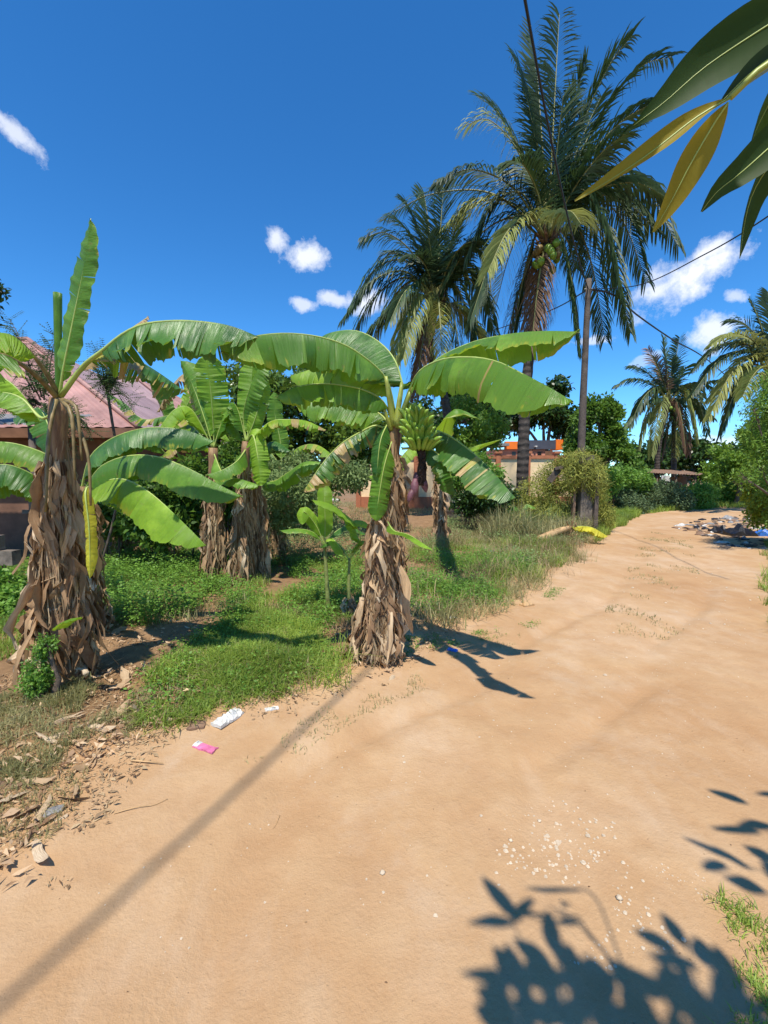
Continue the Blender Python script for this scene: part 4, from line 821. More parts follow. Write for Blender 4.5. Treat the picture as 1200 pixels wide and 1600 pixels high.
# hedges / cassava
def bush(label, d, blobs, n, L, W, mat, group='hedge bushes at the bend', cat='bush', sticks=12):
    B = []
    for (px, py, rx, rz, dd) in blobs:
        k = (d + dd) / F; B.append((at(px, py, d + dd), (rx * k, rx * k * .8, rz * k)))
    b = Vector((B[0][0].x, B[0][0].y, 0)); b.z = H(b.x, b.y); t = thing('bush', b, label, cat, group)
    V, Fq, r = cloud(B, n, L, W, hollow=.35); V[:, 2] = np.maximum(V[:, 2], .01); put('foliage', V, Fq, r, mat, t)
    mb = MB()
    for k in range(sticks):
        c, rr = random.choice(B); g = Vector((c.x + random.uniform(-.5, .5) * rr[0], c.y + random.uniform(-.4, .4) * rr[1], 0)); mb.tube([g, g.lerp(c, .5) + Vector((random.uniform(-.1, .1), 0, 0)), c + Vector((random.uniform(-.5, .5) * rr[0], 0, random.uniform(0, .8) * rr[2]))], [.02, .015, .007], 5, False)
    if sticks: mb.build('branches', M['bark'], t)
    return t
bush('grey-green leafy hedge bush along the bend, nearest the gate posts', 20, [(965, 782, 34, 22, 0), (1000, 775, 30, 24, .6), (985, 790, 30, 14, -.6)], 9000, .11, .06, 'hedge')
bush('dusty hedge bush in the middle of the bend', 21.5, [(1035, 776, 30, 24, 0), (1060, 782, 24, 18, 0), (1010, 785, 20, 16, -.4)], 8000, .12, .07, 'hedge')
bush('fresh green cassava bush at the right end of the hedge', 22.5, [(1085, 778, 26, 20, 0), (1100, 770, 20, 14, .4)], 5000, .17, .07, 'weed')
bush('low green shrub between the hedge and the right-hand bushes', 25, [(1135, 770, 26, 16, 0), (1160, 768, 24, 18, .4)], 5000, .18, .08, 'weed')
bush('fresh green shrub rising behind the hedge beside the gate posts', 19, [(950, 750, 24, 22, .5), (975, 745, 24, 18, 1), (935, 775, 14, 26, 0), (1000, 755, 20, 18, 1.4)], 8000, .13, .07, 'weed')
bush('dark rounded shrub by the yard wall, seen under the drooping leaf', 12, [(765, 775, 40, 24, 0), (735, 785, 30, 18, .3)], 7000, .1, .05, 'tree_dark', 'shrubs in the yard')
bush('loose green shrub left of the palm trunk before the cream wall', 14, [(745, 735, 24, 26, 0), (770, 745, 18, 20, 0), (720, 745, 20, 22, 0)], 4500, .13, .055, 'weed', 'shrubs in the yard')
bush('tall weedy shrub behind the suckers', 7.5, [(450, 780, 44, 50, 0), (500, 800, 30, 34, .2), (420, 740, 26, 26, .3), (470, 730, 30, 24, .6), (395, 800, 26, 46, -.3), (545, 740, 30, 24, 1)], 14000, .075, .03, 'weed_pale', 'shrubs behind the banana plants', sticks=0)
bush('dark shrub under the banana leaves before the house', 7.2, [(250, 800, 60, 54, 0), (180, 790, 50, 50, .5), (310, 770, 40, 60, .4), (360, 760, 30, 60, .6)], 15000, .1, .05, 'tree_mid', 'shrubs behind the banana plants')
bush('low green creeper thicket left of the leftmost banana plant', 5.2, [(-10, 930, 60, 40, 0), (30, 950, 30, 20, -.2)], 5000, .06, .04, 'weed', 'shrubs behind the banana plants')
bush('small leafy creeper climbing the foot of the leftmost banana plant', 2.95, [(62, 1050, 22, 32, 0), (72, 1010, 16, 20, 0), (50, 1070, 22, 18, -.05)], 2400, .024, .013, 'weed', 'shrubs behind the banana plants', sticks=5)

# ------------------------------------------------------------------ creeper covered gate posts
def post(name, label, px0, px1, ytop, ybot, d, mat='concrete', depth=.32, capm=None):
    a = at(px0, ybot, d); c = at(px1, ytop, d); w = c.x - a.x; z0 = H(a.x, d) - .1; base = Vector(((a.x + c.x) / 2, d, z0 + .1))
    t = thing(name, base, label, 'post', 'gate posts at the roadside'); mb = MB(); h = c.z - z0; nn = 9
    for i in range(nn):
        z = z0 + h * (i + .5) / nn; mb.box((base.x + random.gauss(0, .004), d, z), (w * random.uniform(.985, 1.0), depth, h / nn * .999))
    mb.build('shaft', M[mat], t, smooth=False)
    if capm:
        mb = MB(); mb.box((base.x, d, c.z + .04), (w + .08, depth + .08, .08)); mb.build('cap', M[capm], t, smooth=False)
    return t
dP = 12.5
post('gate_post', 'thick stained concrete gate post half buried in yellow creeper', 901, 923, 712, 822, dP, 'concrete', .42)
post('gate_post', 'slim dark gate post on the road side of the thick concrete post', 926, 935, 742, 826, dP - .25, 'pole', .15)
post('gate_post', 'narrow reddish brown timber post against the thick concrete post', 893, 899, 760, 820, dP - .1, 'rust', .12)
mb = MB(); mb.box(at(866, 742, 12.6), (.16, .05, .45), Matrix.Rotation(R(38), 3, 'Y')); mb.box(at(873, 731, 12.55), (.24, .1, .07), Matrix.Rotation(R(-14), 3, 'Y'))
tag(mb.build('old_board', M['pole'], smooth=False), 'dark weathered board tilted inside the yellow creeper left of the gate posts', 'board')
def creeper():
    d = dP + .7; B = [(872, 745, 34, 26, 0), (897, 722, 24, 14, -.2), (835, 772, 36, 22, -.1), (800, 792, 34, 18, -.1), (872, 780, 26, 34, -.4), (940, 770, 8, 40, -.3), (930, 735, 10, 22, -.2), (850, 805, 40, 16, -.5), (948, 806, 10, 18, -.3), (908, 720, 20, 14, -.85), (893, 745, 10, 24, -.9), (915, 742, 14, 18, -.95), (930, 752, 10, 24, -.95)]
    base = at(870, 820, d); base.z = H(base.x, d); t = thing('creeper', base, 'yellow-green stringy creeper mound draped over the gate posts', 'creeper')
    BB = [(at(x, y, d + dd), (rx * d / F, rx * d / F * .7, rz * d / F)) for x, y, rx, rz, dd in B]
    V, Fq, r = cloud(BB, 15000, .07, .028, hollow=.5, sig=.8); put('foliage', V, Fq, r, 'vine', t)
    n = 5200; which = RNG.integers(0, len(BB), n); C_ = np.array([tuple(b[0]) for b in BB])[which]; Rr = np.array([b[1] for b in BB])[which]; u = unit(n); P0 = C_ + u * Rr * RNG.uniform(.75, 1.12, (n, 1))
    Dv = unit(n) * .6 + np.array([0, 0, -.35]); Dv /= np.linalg.norm(Dv, axis=1, keepdims=True); Ln = RNG.uniform(.08, .26, n)[:, None]; s = np.cross(Dv, u); s /= np.linalg.norm(s, axis=1, keepdims=True) + 1e-9; s *= .006
    P1 = P0 + Dv * Ln * .5 + u * .05; P2 = P0 + Dv * Ln + unit(n) * .06
    V = np.stack([P0 - s, P0 + s, P1 + s, P1 - s, P2 + s, P2 - s], 1).reshape(-1, 3); k = np.arange(n)[:, None] * 6
    put('strands', V, np.concatenate([k + np.array([0, 1, 2, 3]), k + np.array([3, 2, 4, 5])]), np.repeat(RNG.random(n), 6), 'vine', t, kind='stuff')
creeper()

# ------------------------------------------------------------------ buildings
def wall_box(mb, x0, x1, y0, y1, z0, z1): mb.box(((x0 + x1) / 2, (y0 + y1) / 2, (z0 + z1) / 2), (x1 - x0, y1 - y0, z1 - z0))
def yard_wall():
    d = 22.0; x0 = at(560, 740, d).x; x1 = at(905, 740, d).x; zt = at(0, 717, d).z; zb = -.1; t = thing('yard_wall', ((x0 + x1) / 2, d, 0), 'cream boundary wall with terracotta pilasters beyond the tall palm', 'wall')
    xs = [x0] + [at(px, 740, d).x for px in (605, 650, 698, 742, 777, 823, 868)] + [x1]
    for i in range(len(xs) - 1):
        mb = MB(); wall_box(mb, xs[i] + .12, xs[i + 1] - .12, d - .1, d + .1, .62, zt); mb.build('wall_panel', M['cream'], t, smooth=False)
        mb = MB(); wall_box(mb, xs[i] + .12, xs[i + 1] - .12, d - .14, d + .12, zb, .617); mb.build('plinth', M['terracotta'], t, smooth=False)
        mb = MB(); wall_box(mb, xs[i] + .12, xs[i + 1] - .12, d - .18, d + .18, zt + .003, zt + .16); mb.build('coping', M['terracotta'], t, smooth=False)
    for x in xs:
        mb = MB(); wall_box(mb, x - .115, x + .115, d - .2, d + .2, zb, zt + .25); wall_box(mb, x - .17, x + .17, d - .25, d + .25, zt + .253, zt + .36); mb.build('pilaster', M['terracotta'], t, smooth=False)
yard_wall()
def orange_building():
    d = 27.0; X = lambda px: at(px, 700, d).x; Z = lambda py: at(0, py, d).z; x0, x1 = X(772), X(876); y1 = d + 7
    t = thing('flat_roofed_house', ((x0 + x1) / 2, d + 3, 0), 'flat roofed salmon house with orange and slate parapet behind the cream wall', 'house')
    mb = MB(); wall_box(mb, x0, X(852), d, y1, 0, Z(702)); mb.build('wall', M['pinkwall'], t, smooth=False)
    mb = MB(); wall_box(mb, X(852) + .003, x1, d + 1.2, y1 - .01, 0, Z(703)); mb.build('rear_wall', M['brownwall'], t, smooth=False)
    mb = MB(); wall_box(mb, X(789), X(822), d - .15, d + .2, Z(702) + .003, Z(690)); mb.build('orange_parapet', M['orange'], t, smooth=False)
    mb = MB(); wall_box(mb, X(822) + .003, X(867), d - .12, d + .2, Z(702) + .003, Z(688)); mb.build('slate_parapet', M['slate'], t, smooth=False)
    mb = MB(); wall_box(mb, X(867) + .003, X(878), d - .15, d + .8, Z(703), Z(687)); mb.build('orange_parapet', M['orange'], t, smooth=False)
    mb = MB(); wall_box(mb, X(766), X(790), d - .8, d + 1, Z(698), Z(694)); mb.build('porch_slab', M['grey'], t, smooth=False)
    for a, b in ((840, 846), (800, 806)):
        w = MB(); wall_box(w, X(a), X(b), d - .03, d + .05, Z(715), Z(706)); fr_ = w.build('window', M['dark'], t, smooth=False)
        s = MB(); wall_box(s, X(a) - .05, X(b) + .05, d - .08, d + .02, Z(715) - .08, Z(715) - .003); s.build('sill', M['cream'], fr_, smooth=False)
    mb = MB(); wall_box(mb, X(833), X(836), d - .4, d - .121, Z(699), Z(697)); mb.build('lamp', M['white'], t, smooth=False)
orange_building()
def sheet(mb, A, B, C_, D2, n, amp=.02):
    """ribbed sheet: A-B eave edge, D2-C_ ridge edge"""
    A, B, C_, D2 = map(Vector, (A, B, C_, D2)); nr = (B - A).cross(D2 - A).normalized()
    if nr.z < 0: nr = -nr
    rows = []
    for i in range(n * 4 + 1):
        t = i / (n * 4); o = nr * (amp if i % 4 in (1, 2) else 0); rows.append([mb.vert(A.lerp(B, t) + o), mb.vert(D2.lerp(C_, t) + o)])
    for i in range(n * 4): mb.f.append([rows[i][0], rows[i + 1][0], rows[i + 1][1], rows[i][1]])
def red_house():
    t = thing('red_roofed_house', (-9.5, 12, 0), 'brown house with faded red ribbed hip roof behind the leftmost banana plants', 'house')
    d1 = 9.0; eR = at(216, 668, d1); eL = Vector((eR.x - 13, d1 + .0, eR.z)); depth = 8.0
    rz = at(20, 532, d1 + 4).z; rR = Vector((at(45, 540, d1 + 4).x, d1 + 4, rz)); rL = Vector((rR.x - 6, d1 + 4, rz)); bR = Vector((eR.x, d1 + depth, eR.z)); bL = Vector((eL.x, d1 + depth, eL.z))
    mb = MB(); sheet(mb, eL, eR, rR, rL, 44); mb.build('front_roof', M['roof_red'], t, smooth=False)
    mb = MB(); sheet(mb, eR, bR, rR, rR + Vector((.01, 0, 0)), 30); mb.build('hip_roof', M['roof_mauve'], t, smooth=False)  # mauve colour stands in for the different light on this side face
    mb = MB(); sheet(mb, bR, bL, rL, rR, 40); mb.build('rear_roof', M['roof_red'], t, smooth=False)
    mb = MB(); mb.tube([eR + Vector((0, 0, .02)), rR + Vector((0, 0, .03))], .06, 6); mb.tube([rR + Vector((0, 0, .03)), rL + Vector((0, 0, .03))], .07, 6); mb.build('ridge_cap', M['roof_red'], t)
    mb = MB(); wall_box(mb, eL.x + .4, eR.x - .6, d1 + .6, d1 + depth - .5, 0, eR.z - .05); mb.build('wall', M['brownwall'], t, smooth=False)
    mb = MB(); wall_box(mb, eL.x, eR.x, d1 - .02, d1 + .02, eR.z - .2, eR.z - .012); mb.build('fascia', M['brownwall'], t, smooth=False)
    # mauve wing behind
    d2 = 14.0; a = at(150, 672, d2); b = at(268, 672, d2); top1 = at(166, 590, d2 + 2.2); top2 = at(214, 592, d2 + 2.2)
    mb = MB(); sheet(mb, Vector((a.x - 2, d2, at(0, 650, d2).z)), Vector((b.x + .4, d2, at(0, 650, d2).z)), top2, Vector((top1.x - 2, top1.y, top2.z)), 16); mb.build('wing_roof', M['roof_mauve'], t, smooth=False)
    mb = MB(); e = Vector((b.x + .4, d2, at(0, 650, d2).z)); sheet(mb, e, Vector((b.x + .6, d2 + 5, at(0, 635, d2).z)), top2 + Vector((0, .2, 0)), top2, 12); mb.build('wing_hip', M['roof_red'], t, smooth=False)
    mb = MB(); mb.tube([e + Vector((0, 0, .03)), top2 + Vector((0, 0, .04)), Vector((top1.x - 2, top1.y, top2.z + .04))], .06, 6); mb.build('ridge_cap', M['roof_red'], t)
    mb = MB(); wall_box(mb, a.x - 2, b.x, d2 + .4, d2 + 5, 0, at(0, 652, d2).z); mb.build('wing_wall', M['brownwall'], t, smooth=False)
    w = MB(); wall_box(w, -7.6, -6.6, d1 + .56, d1 + .64, .9, 2.0); fr_ = w.build('window', M['dark'], t, smooth=False); s = MB(); wall_box(s, -7.7, -6.5, d1 + .5, d1 + .6, .82, .897); s.build('sill', M['concrete'], fr_, smooth=False)
    # porch sheet at the far left
    pd = 7.2; L0 = at(-260, 662, pd); R0 = at(52, 664, pd); mb = MB(); sheet(mb, L0, R0, R0 + Vector((0, 1.5, .35)), L0 + Vector((0, 1.5, .35)), 26, .025); mb.build('porch_roof', M['grey'], t, smooth=False)
    for x in (R0.x - .15, R0.x - 2.2):
        mb = MB(); mb.tube([Vector((x, pd + .15, 0)), Vector((x, pd + .15, R0.z))], .05, 8); mb.build('porch_post', M['pole'], t)
red_house()
def low_wall():
    d = 6.0; z1 = at(0, 836, d).z; x1 = at(24, 850, d).x; t = thing('low_block_wall', (x1 - 2, d, 0), 'low grey concrete block wall at the left edge behind the banana plants', 'wall'); hh = z1 / 4
    for r_ in range(4):
        for c in range(9):
            mb = MB(); xx = x1 - .2 - c * .42 - (r_ % 2) * .2; mb.box((xx, d + random.gauss(0, .004), hh * (r_ + .5)), (.405, .15, hh - .012)); mb.build('block', M['concrete'], t, smooth=False)
low_wall()
def shed():
    d = 30; X = lambda px: at(px, 740, d).x; Z = lambda py: at(0, py, d).z; t = thing('open_shed', (X(1060), d, 0), 'low open shed with rusty sheet roof beyond the hedge under the twin palms', 'shed')
    mb = MB(); sheet(mb, (X(995), d, Z(738)), (X(1122), d, Z(744)), (X(1118), d + 3, Z(735)), (X(999), d + 3, Z(729)), 30, .03); mb.build('roof', M['rust'], t, smooth=False)
    for px in (1000, 1030, 1060, 1090, 1117):
        mb = MB(); mb.tube([(X(px), d + .2, 0), (X(px), d + .2, Z(741) - .05)], .06, 6); mb.build('roof_post', M['bark'], t)
    mb = MB(); wall_box(mb, X(1002), X(1114), d + 2.6, d + 2.75, 0, Z(745)); mb.build('rear_wall', M['brownwall'], t, smooth=False)
shed()
mb = MB(); c = at(1040, 748, 27); mb.box(c, (.5, .06, .4)); mb.box(c + Vector((0, 0, -.8)), (.06, .05, 1.2)); tag(mb.build('white_board', M['white'], smooth=False), 'small white board beyond the hedge below the slim palm', 'board')
# far yard bits
mb = MB(); c = G(519, 786); mb.tube([c, c + Vector((0, 0, .22))], [.14, .17], 12); mb.tube([c + Vector((.32, 0, 0)), c + Vector((.32, 0, .2))], [.1, .12], 12); tag(mb.build('white_bucket', M['white']), 'white plastic pots in the bare yard left of the fruiting plant', 'pot')
mb = MB(); wall_box(mb, at(425, 700, 15).x, at(452, 700, 15).x, 15, 17, 0, at(0, 692, 15).z); o = mb.build('brick_outhouse', M['brownwall'], smooth=False); tag(o, 'small brown outhouse wall glimpsed between the trees behind the torn leaf', 'outhouse')

# ------------------------------------------------------------------ fallen banana trunk, yellow leaf, stub
a = G(842, 852); b = G(892, 832); a.z += .08; b = Vector((b.x, b.y - 1.2, .42)); b = at(890, 824, a.y + .4)
FT = thing('fallen_banana_stem', a, 'fallen tan banana stem with a yellow leaf lying by the road', 'fallen stem')
mb = MB(); mb.tube(spline([a, a.lerp(b, .5) + Vector((0, 0, .03)), b], 12), [.11 - .005 * i for i in range(12)], 10, jit=.06); mb.build('stem', M['cut'], FT)
banana_leaf(FT, [b, at(905, 822, b.y), at(925, 824, b.y - .2), at(950, 838, b.y - .3)], .2, (30, 55), .05, 12, .1, mat='leaf_yellow', rib=.015, label='yellow leaf')
for k in range(5):
    o = bpy.data.objects.new('dry_leaf', random.choice(DEAD)); COL.objects.link(o); o.parent = FT; o.location = b - a + Vector((random.uniform(-.2, .1), 0, random.uniform(0, .2))); o.scale = (.8, .8, .5)
s0 = G(813, 838)
ST = thing('cut_banana_stub', s0, 'thin yellowish cut banana stub standing in the grass left of the fallen stem', 'stub'); mb = MB(); mb.tube([s0, s0 + Vector((0, 0, .3)), s0 + Vector((.02, 0, .62))], [.05, .04, .035], 8); mb.build('stem', M['petiole'], ST)
banana_leaf(ST, [s0 + Vector((0, 0, .6)), s0 + Vector((-.2, 0, .75)), s0 + Vector((-.45, 0, .6))], .12, tears=4, t0=.1, rib=.01)
banana_leaf(ST, [s0 + Vector((0, 0, .6)), s0 + Vector((.15, 0, .8)), s0 + Vector((.4, 0, .7))], .1, tears=4, t0=.1, rib=.01)

# ------------------------------------------------------------------ grass and weeds
def grass(label, poly, n, h, w, bend, mat, keep=None, cat='grass', tuft=0):
    off = (lambda x, y: road_sd(x, y) < .02) if keep is None else keep
    P = region(poly, n, keep=off); m = len(P)
    if tuft:
        c = P[RNG.integers(0, m, max(1, m // tuft))]; P = c[RNG.integers(0, len(c), m)] + np.column_stack([RNG.normal(size=(m, 2)) * h[1] * .27, np.zeros(m)]); P[:, 2] = hgt(P[:, 0], P[:, 1])
    P[:, 2] -= .005; hh = RNG.uniform(h[0], h[1], m) * (.5 + .9 * vnoise(P[:, 0], P[:, 1], 1.8, 6)); V, Fq = blades(P, hh, RNG.uniform(w * .6, w * 1.3, m), bend)
    r = np.clip(vnoise(P[:, 0], P[:, 1], 2.5, 7) * .7 + RNG.random(m) * .5 - .1, 0, 1)
    o = put('grass_patch', V, Fq, np.repeat(r, 6), mat, org=P.mean(0)); tag(o, label, cat, kind='stuff')
nodirt = lambda thr, sc=1.6, sd=9: (lambda x, y: (road_sd(x, y) < .0) & (vnoise(x, y, sc, sd) > thr))
grass('lush green grass patch at the road edge between the banana plants', [(205, 1135), (235, 1080), (300, 1020), (350, 985), (400, 955), (470, 970), (500, 1010), (470, 1060), (420, 1105), (320, 1128), (260, 1148)], 26000, (.05, .15), .007, 1.9, 'grass', keep=lambda x, y: (vnoise(x, y, 3.2, 9) * .6 + vnoise(x, y, 9, 19) * .4) > .43, tuft=36)
grass('short sparse grass in front of the leftmost banana plant', [(-60, 1200), (-40, 1120), (130, 1085), (215, 1050), (250, 1100), (215, 1160), (120, 1170), (40, 1240)], 5500, (.03, .1), .006, 1.4, 'grass_dry', keep=nodirt(.45, 3), tuft=30)
grass('thin dry grass among the leaf litter at the lower left', [(-60, 1340), (-40, 1180), (140, 1160), (300, 1140), (300, 1190), (180, 1210), (60, 1330)], 1500, (.02, .07), .004, 1.4, 'grass_dry', keep=lambda x, y: (vnoise(x, y, 4, 9) > .5) & (road_sd(x, y) < .25))
grass('grass and weeds around the foot of the suckers', [(400, 1000), (380, 900), (560, 880), (570, 1010), (520, 1080), (470, 1110), (440, 1060)], 6000, (.05, .2), .007, 1.5, 'grass', keep=nodirt(.58, 2.4), tuft=20)
grass('mixed green and dry verge grass right of the fruiting plant', [(625, 985), (640, 850), (700, 815), (940, 812), (935, 850), (905, 890), (870, 915), (810, 950), (750, 975)], 34000, (.06, .28), .008, 1.6, 'grass_dry', keep=nodirt(.33, 1.4), tuft=24)
grass('green grass tufts near the verge', [(625, 960), (640, 870), (760, 830), (900, 860), (860, 915), (790, 945)], 9000, (.08, .24), .009, 1.3, 'grass', keep=nodirt(.5, 1.1, 12))
grass('tall coarse grass before the creeper mound', [(750, 850), (760, 815), (930, 815), (925, 840), (880, 850)], 8000, (.3, .85), .02, .9, 'grass_dry')
grass('pale coarse grass clumps beside the gate posts', [(790, 842), (800, 818), (900, 818), (890, 838)], 1800, (.5, .95), .035, 1.1, 'weed_pale', tuft=40)
grass('thin grass across the yard behind', [(380, 880), (360, 800), (700, 775), (960, 790), (920, 830), (640, 860)], 26000, (.06, .2), .018, 1.0, 'grass_dry', keep=nodirt(.4, .7))
grass('pale dead stems mixed through the right verge', [(625, 975), (640, 850), (800, 815), (935, 815), (900, 890), (810, 945)], 3500, (.15, .45), .006, 1.2, 'fibre', keep=nodirt(.35, 1.2, 33), tuft=12)
grass('dry blades mixed into the lush grass patch', [(205, 1135), (260, 1040), (400, 955), (560, 960), (520, 1070), (420, 1110), (260, 1148)], 3500, (.04, .14), .005, 1.8, 'fibre', keep=lambda x, y: vnoise(x, y, 3, 34) > .35, tuft=14)
grass('verge grass along the far left road edge', [(930, 850), (935, 815), (980, 797), (1110, 790), (1130, 797), (1010, 803), (965, 830)], 14000, (.08, .35), .02, 1, 'grass', keep=lambda x, y: (road_sd(x, y) < .15))
grass('grass at the right road edge', [(1175, 1000), (1165, 880), (1150, 845), (1200, 800), (1320, 800), (1400, 1000)], 16000, (.06, .25), .01, 1, 'grass', keep=lambda x, y: road_sd(x, y) < .2)
grass('grass strip beyond the bend', [(1060, 792), (1100, 780), (1300, 778), (1300, 794), (1150, 795)], 9000, (.1, .4), .04, 1, 'grass', keep=lambda x, y: road_sd(x, y) < .1)
grass('blurred grass patch at the lower right road edge', [(1120, 1400), (1200, 1430), (1400, 1400), (1420, 1640), (1150, 1640), (1180, 1560), (1150, 1470)], 3200, (.02, .08), .004, 1.5, 'grass', keep=lambda x, y: vnoise(x, y, 5, 3) * .6 + vnoise(x, y, 14, 4) * .4 > .5, tuft=20)
grass('small dry tufts in the middle of the road', [(985, 1005), (940, 960), (990, 870), (1010, 830), (1080, 840), (1100, 930), (1060, 995)], 1500, (.015, .06), .008, 1.4, 'grass_dry', keep=lambda x, y: (vnoise(x, y, 1.6, 15) > .62) & (vnoise(x, y, 5, 16) > .5))
grass('scattered sprouts on the road margin', [(230, 1300), (330, 1170), (560, 1090), (640, 1050), (820, 980), (800, 1010), (560, 1130), (350, 1250)], 500, (.012, .04), .005, 1.3, 'grass_dry', keep=lambda x, y: vnoise(x, y, 6, 25) > .68)
grass('weedy grass left of the leftmost banana plant', [(-120, 1080), (-120, 900), (60, 900), (50, 1060)], 9000, (.05, .2), .008, 1, 'grass', keep=nodirt(.3))
grass('shaded grass under the banana clump', [(160, 980), (170, 880), (420, 880), (420, 950), (300, 985)], 3500, (.05, .18), .008, 1, 'grass_dry', keep=nodirt(.5))
def weeds(label, poly, n, h, L, W, mat, keep=None, clump=14, rad=.07):
    nc = n // clump; C_ = region(poly, nc, keep=keep or (lambda x, y: road_sd(x, y) < -.02)); nc = len(C_); hh = RNG.uniform(h[0], h[1], nc) * (.45 + vnoise(C_[:, 0], C_[:, 1], 2.2, 31))
    P = np.repeat(C_, clump, 0); m = len(P); P = P + np.column_stack([RNG.normal(size=(m, 2)) * rad, RNG.random(m) ** .7 * np.repeat(hh, clump)])
    D = unit(m); D[:, 2] = D[:, 2] * .35 + .05; D /= np.linalg.norm(D, axis=1, keepdims=True); s = RNG.uniform(.5, 1.3, m)
    V, Fq = kites(P, D, unit(m) * .45 + np.array([0, -.15, 1.0]), L * s, W * s); r = np.clip(np.repeat(RNG.random(nc), clump) * .5 + RNG.random(m) * .5, 0, 1)
    # thin stalks under the leaves
    k = RNG.integers(0, m, m // 4); B = P[k].copy(); gz = hgt(B[:, 0], B[:, 1]); sv_, Fs = blades(np.column_stack([B[:, :2], gz]), np.maximum(.01, B[:, 2] - gz), np.full(len(B), .003), .05)
    o = put('weed_cover', np.concatenate([V, sv_]), np.concatenate([Fq, Fs + len(V)]), np.concatenate([np.repeat(r, 4), np.full(len(sv_), .4)]), mat, org=C_.mean(0)); tag(o, label, 'weeds', kind='stuff')
weeds('leafy green weeds between the leftmost and middle banana plants', [(160, 985), (150, 885), (230, 868), (400, 868), (370, 925), (320, 950), (300, 972), (240, 990)], 34000, (.1, .34), .034, .026, 'weed', keep=lambda x, y: vnoise(x, y, 2, 41) > .1)
weeds('small leafy weeds mixed into the lush grass patch', [(205, 1130), (250, 1040), (360, 960), (520, 960), (520, 1060), (400, 1100)], 6500, (.03, .13), .024, .018, 'weed', keep=lambda x, y: vnoise(x, y, 3.4, 48) > .5)
weeds('low leafy weeds around the suckers', [(360, 985), (350, 930), (400, 880), (570, 870), (570, 960), (500, 990), (420, 970)], 16000, (.04, .26), .03, .024, 'weed', keep=lambda x, y: vnoise(x, y, 2.6, 42) > .48)
weeds('green broad-leaved weeds at the verge right of the fruiting plant', [(630, 965), (640, 880), (760, 860), (830, 900), (790, 945), (710, 968)], 18000, (.05, .3), .03, .022, 'weed', keep=lambda x, y: (vnoise(x, y, 1.9, 43) > .45) & (road_sd(x, y) < -.1))
weeds('weeds beyond the verge before the creeper mound', [(640, 880), (700, 815), (930, 815), (900, 870), (830, 900)], 16000, (.1, .35), .045, .028, 'weed_pale', keep=lambda x, y: (vnoise(x, y, 1.1, 44) > .4) & (road_sd(x, y) < -.1))
weeds('weeds at the left edge', [(-150, 1010), (-150, 880), (60, 880), (50, 1000)], 12000, (.06, .25), .034, .026, 'weed')
weeds('rank weeds between the banana clump and the yard', [(380, 900), (370, 830), (560, 820), (570, 880)], 12000, (.15, .5), .05, .025, 'weed_pale')
weeds('bushy weeds on the right bank', [(1185, 1010), (1172, 880), (1160, 850), (1200, 815), (1330, 820), (1400, 1000)], 16000, (.1, .5), .05, .03, 'weed', keep=lambda x, y: road_sd(x, y) < -.05)
weeds('sparse small weeds along the road margin', [(560, 1060), (630, 1000), (800, 965), (870, 915), (900, 900), (830, 980), (700, 1010)], 1500, (.01, .05), .018, .01, 'weed', keep=lambda x, y: vnoise(x, y, 3, 46) > .55, rad=.03)

# ------------------------------------------------------------------ leaf litter
def litter(label, group, poly, n, smin, smax, name='dry_leaf_scrap', keep=None):
    P = region(poly, n, keep=keep or (lambda x, y: vnoise(x, y, 3.5, 51) > .3))
    for p in P:
        o = bpy.data.objects.new(name, random.choice(DEAD)); COL.objects.link(o); s = random.uniform(smin, smax)
        o.location = (p[0], p[1], p[2] + .012 + .05 * s); o.data = random.choice(LIT if random.random() < .45 else DEAD); o.scale = (s * .8, s * random.uniform(.5, 1.2), s)
        o.rotation_euler = (Matrix.Rotation(random.uniform(0, 6.28), 3, 'Z') @ Matrix.Rotation(R(90 + random.gauss(0, 9)), 3, 'Y') @ Matrix.Rotation(random.gauss(0, .2), 3, 'Z')).to_euler(); tag(o, label, 'dry leaf', group)
litter('dry curled banana leaf scrap in the litter at the lower left', 'banana leaf litter at the lower left', [(-40, 1420), (-40, 1110), (120, 1090), (260, 1060), (280, 1110), (200, 1150), (230, 1200), (150, 1260), (110, 1380), (30, 1410)], 150, .06, .21, keep=lambda x, y: (road_sd(x, y) < .22) & (vnoise(x, y, 3, 61) > .3))
litter('dry banana leaf scrap lying around the foot of the fruiting plant', 'banana leaf litter under the fruiting plant', [(400, 1130), (470, 1060), (520, 960), (740, 950), (730, 985), (620, 1070), (520, 1110)], 35, .05, .15)
litter('dry banana leaf scrap in the shaded hollow between the banana plants', 'banana leaf litter between the plants', [(150, 1060), (160, 985), (350, 950), (330, 1000), (240, 1060)], 40, .06, .16)
def road_specks():
    P = region([(0, 1640), (30, 1440), (560, 1090), (860, 960), (960, 860), (1180, 860), (1200, 1640)], 1500); n = len(P); D = unit(n); D[:, 2] *= .15; D /= np.linalg.norm(D, axis=1, keepdims=True); L = .002 + .012 * RNG.random(n) ** 3; P[:, 2] += .002
    V, Fq = kites(P, D, unit(n) * .3 + np.array([0, 0, 1.0]), L, L * RNG.uniform(.1, .6, n)); o = put('road_specks', V, Fq, np.repeat(RNG.random(n), 4), foliage('speck', (.12, .06, .03), (.4, .27, .15), .05, .9), org=P.mean(0)); tag(o, 'tiny bits of dry plant matter scattered on the sandy road', 'leaf litter', kind='stuff')
road_specks()
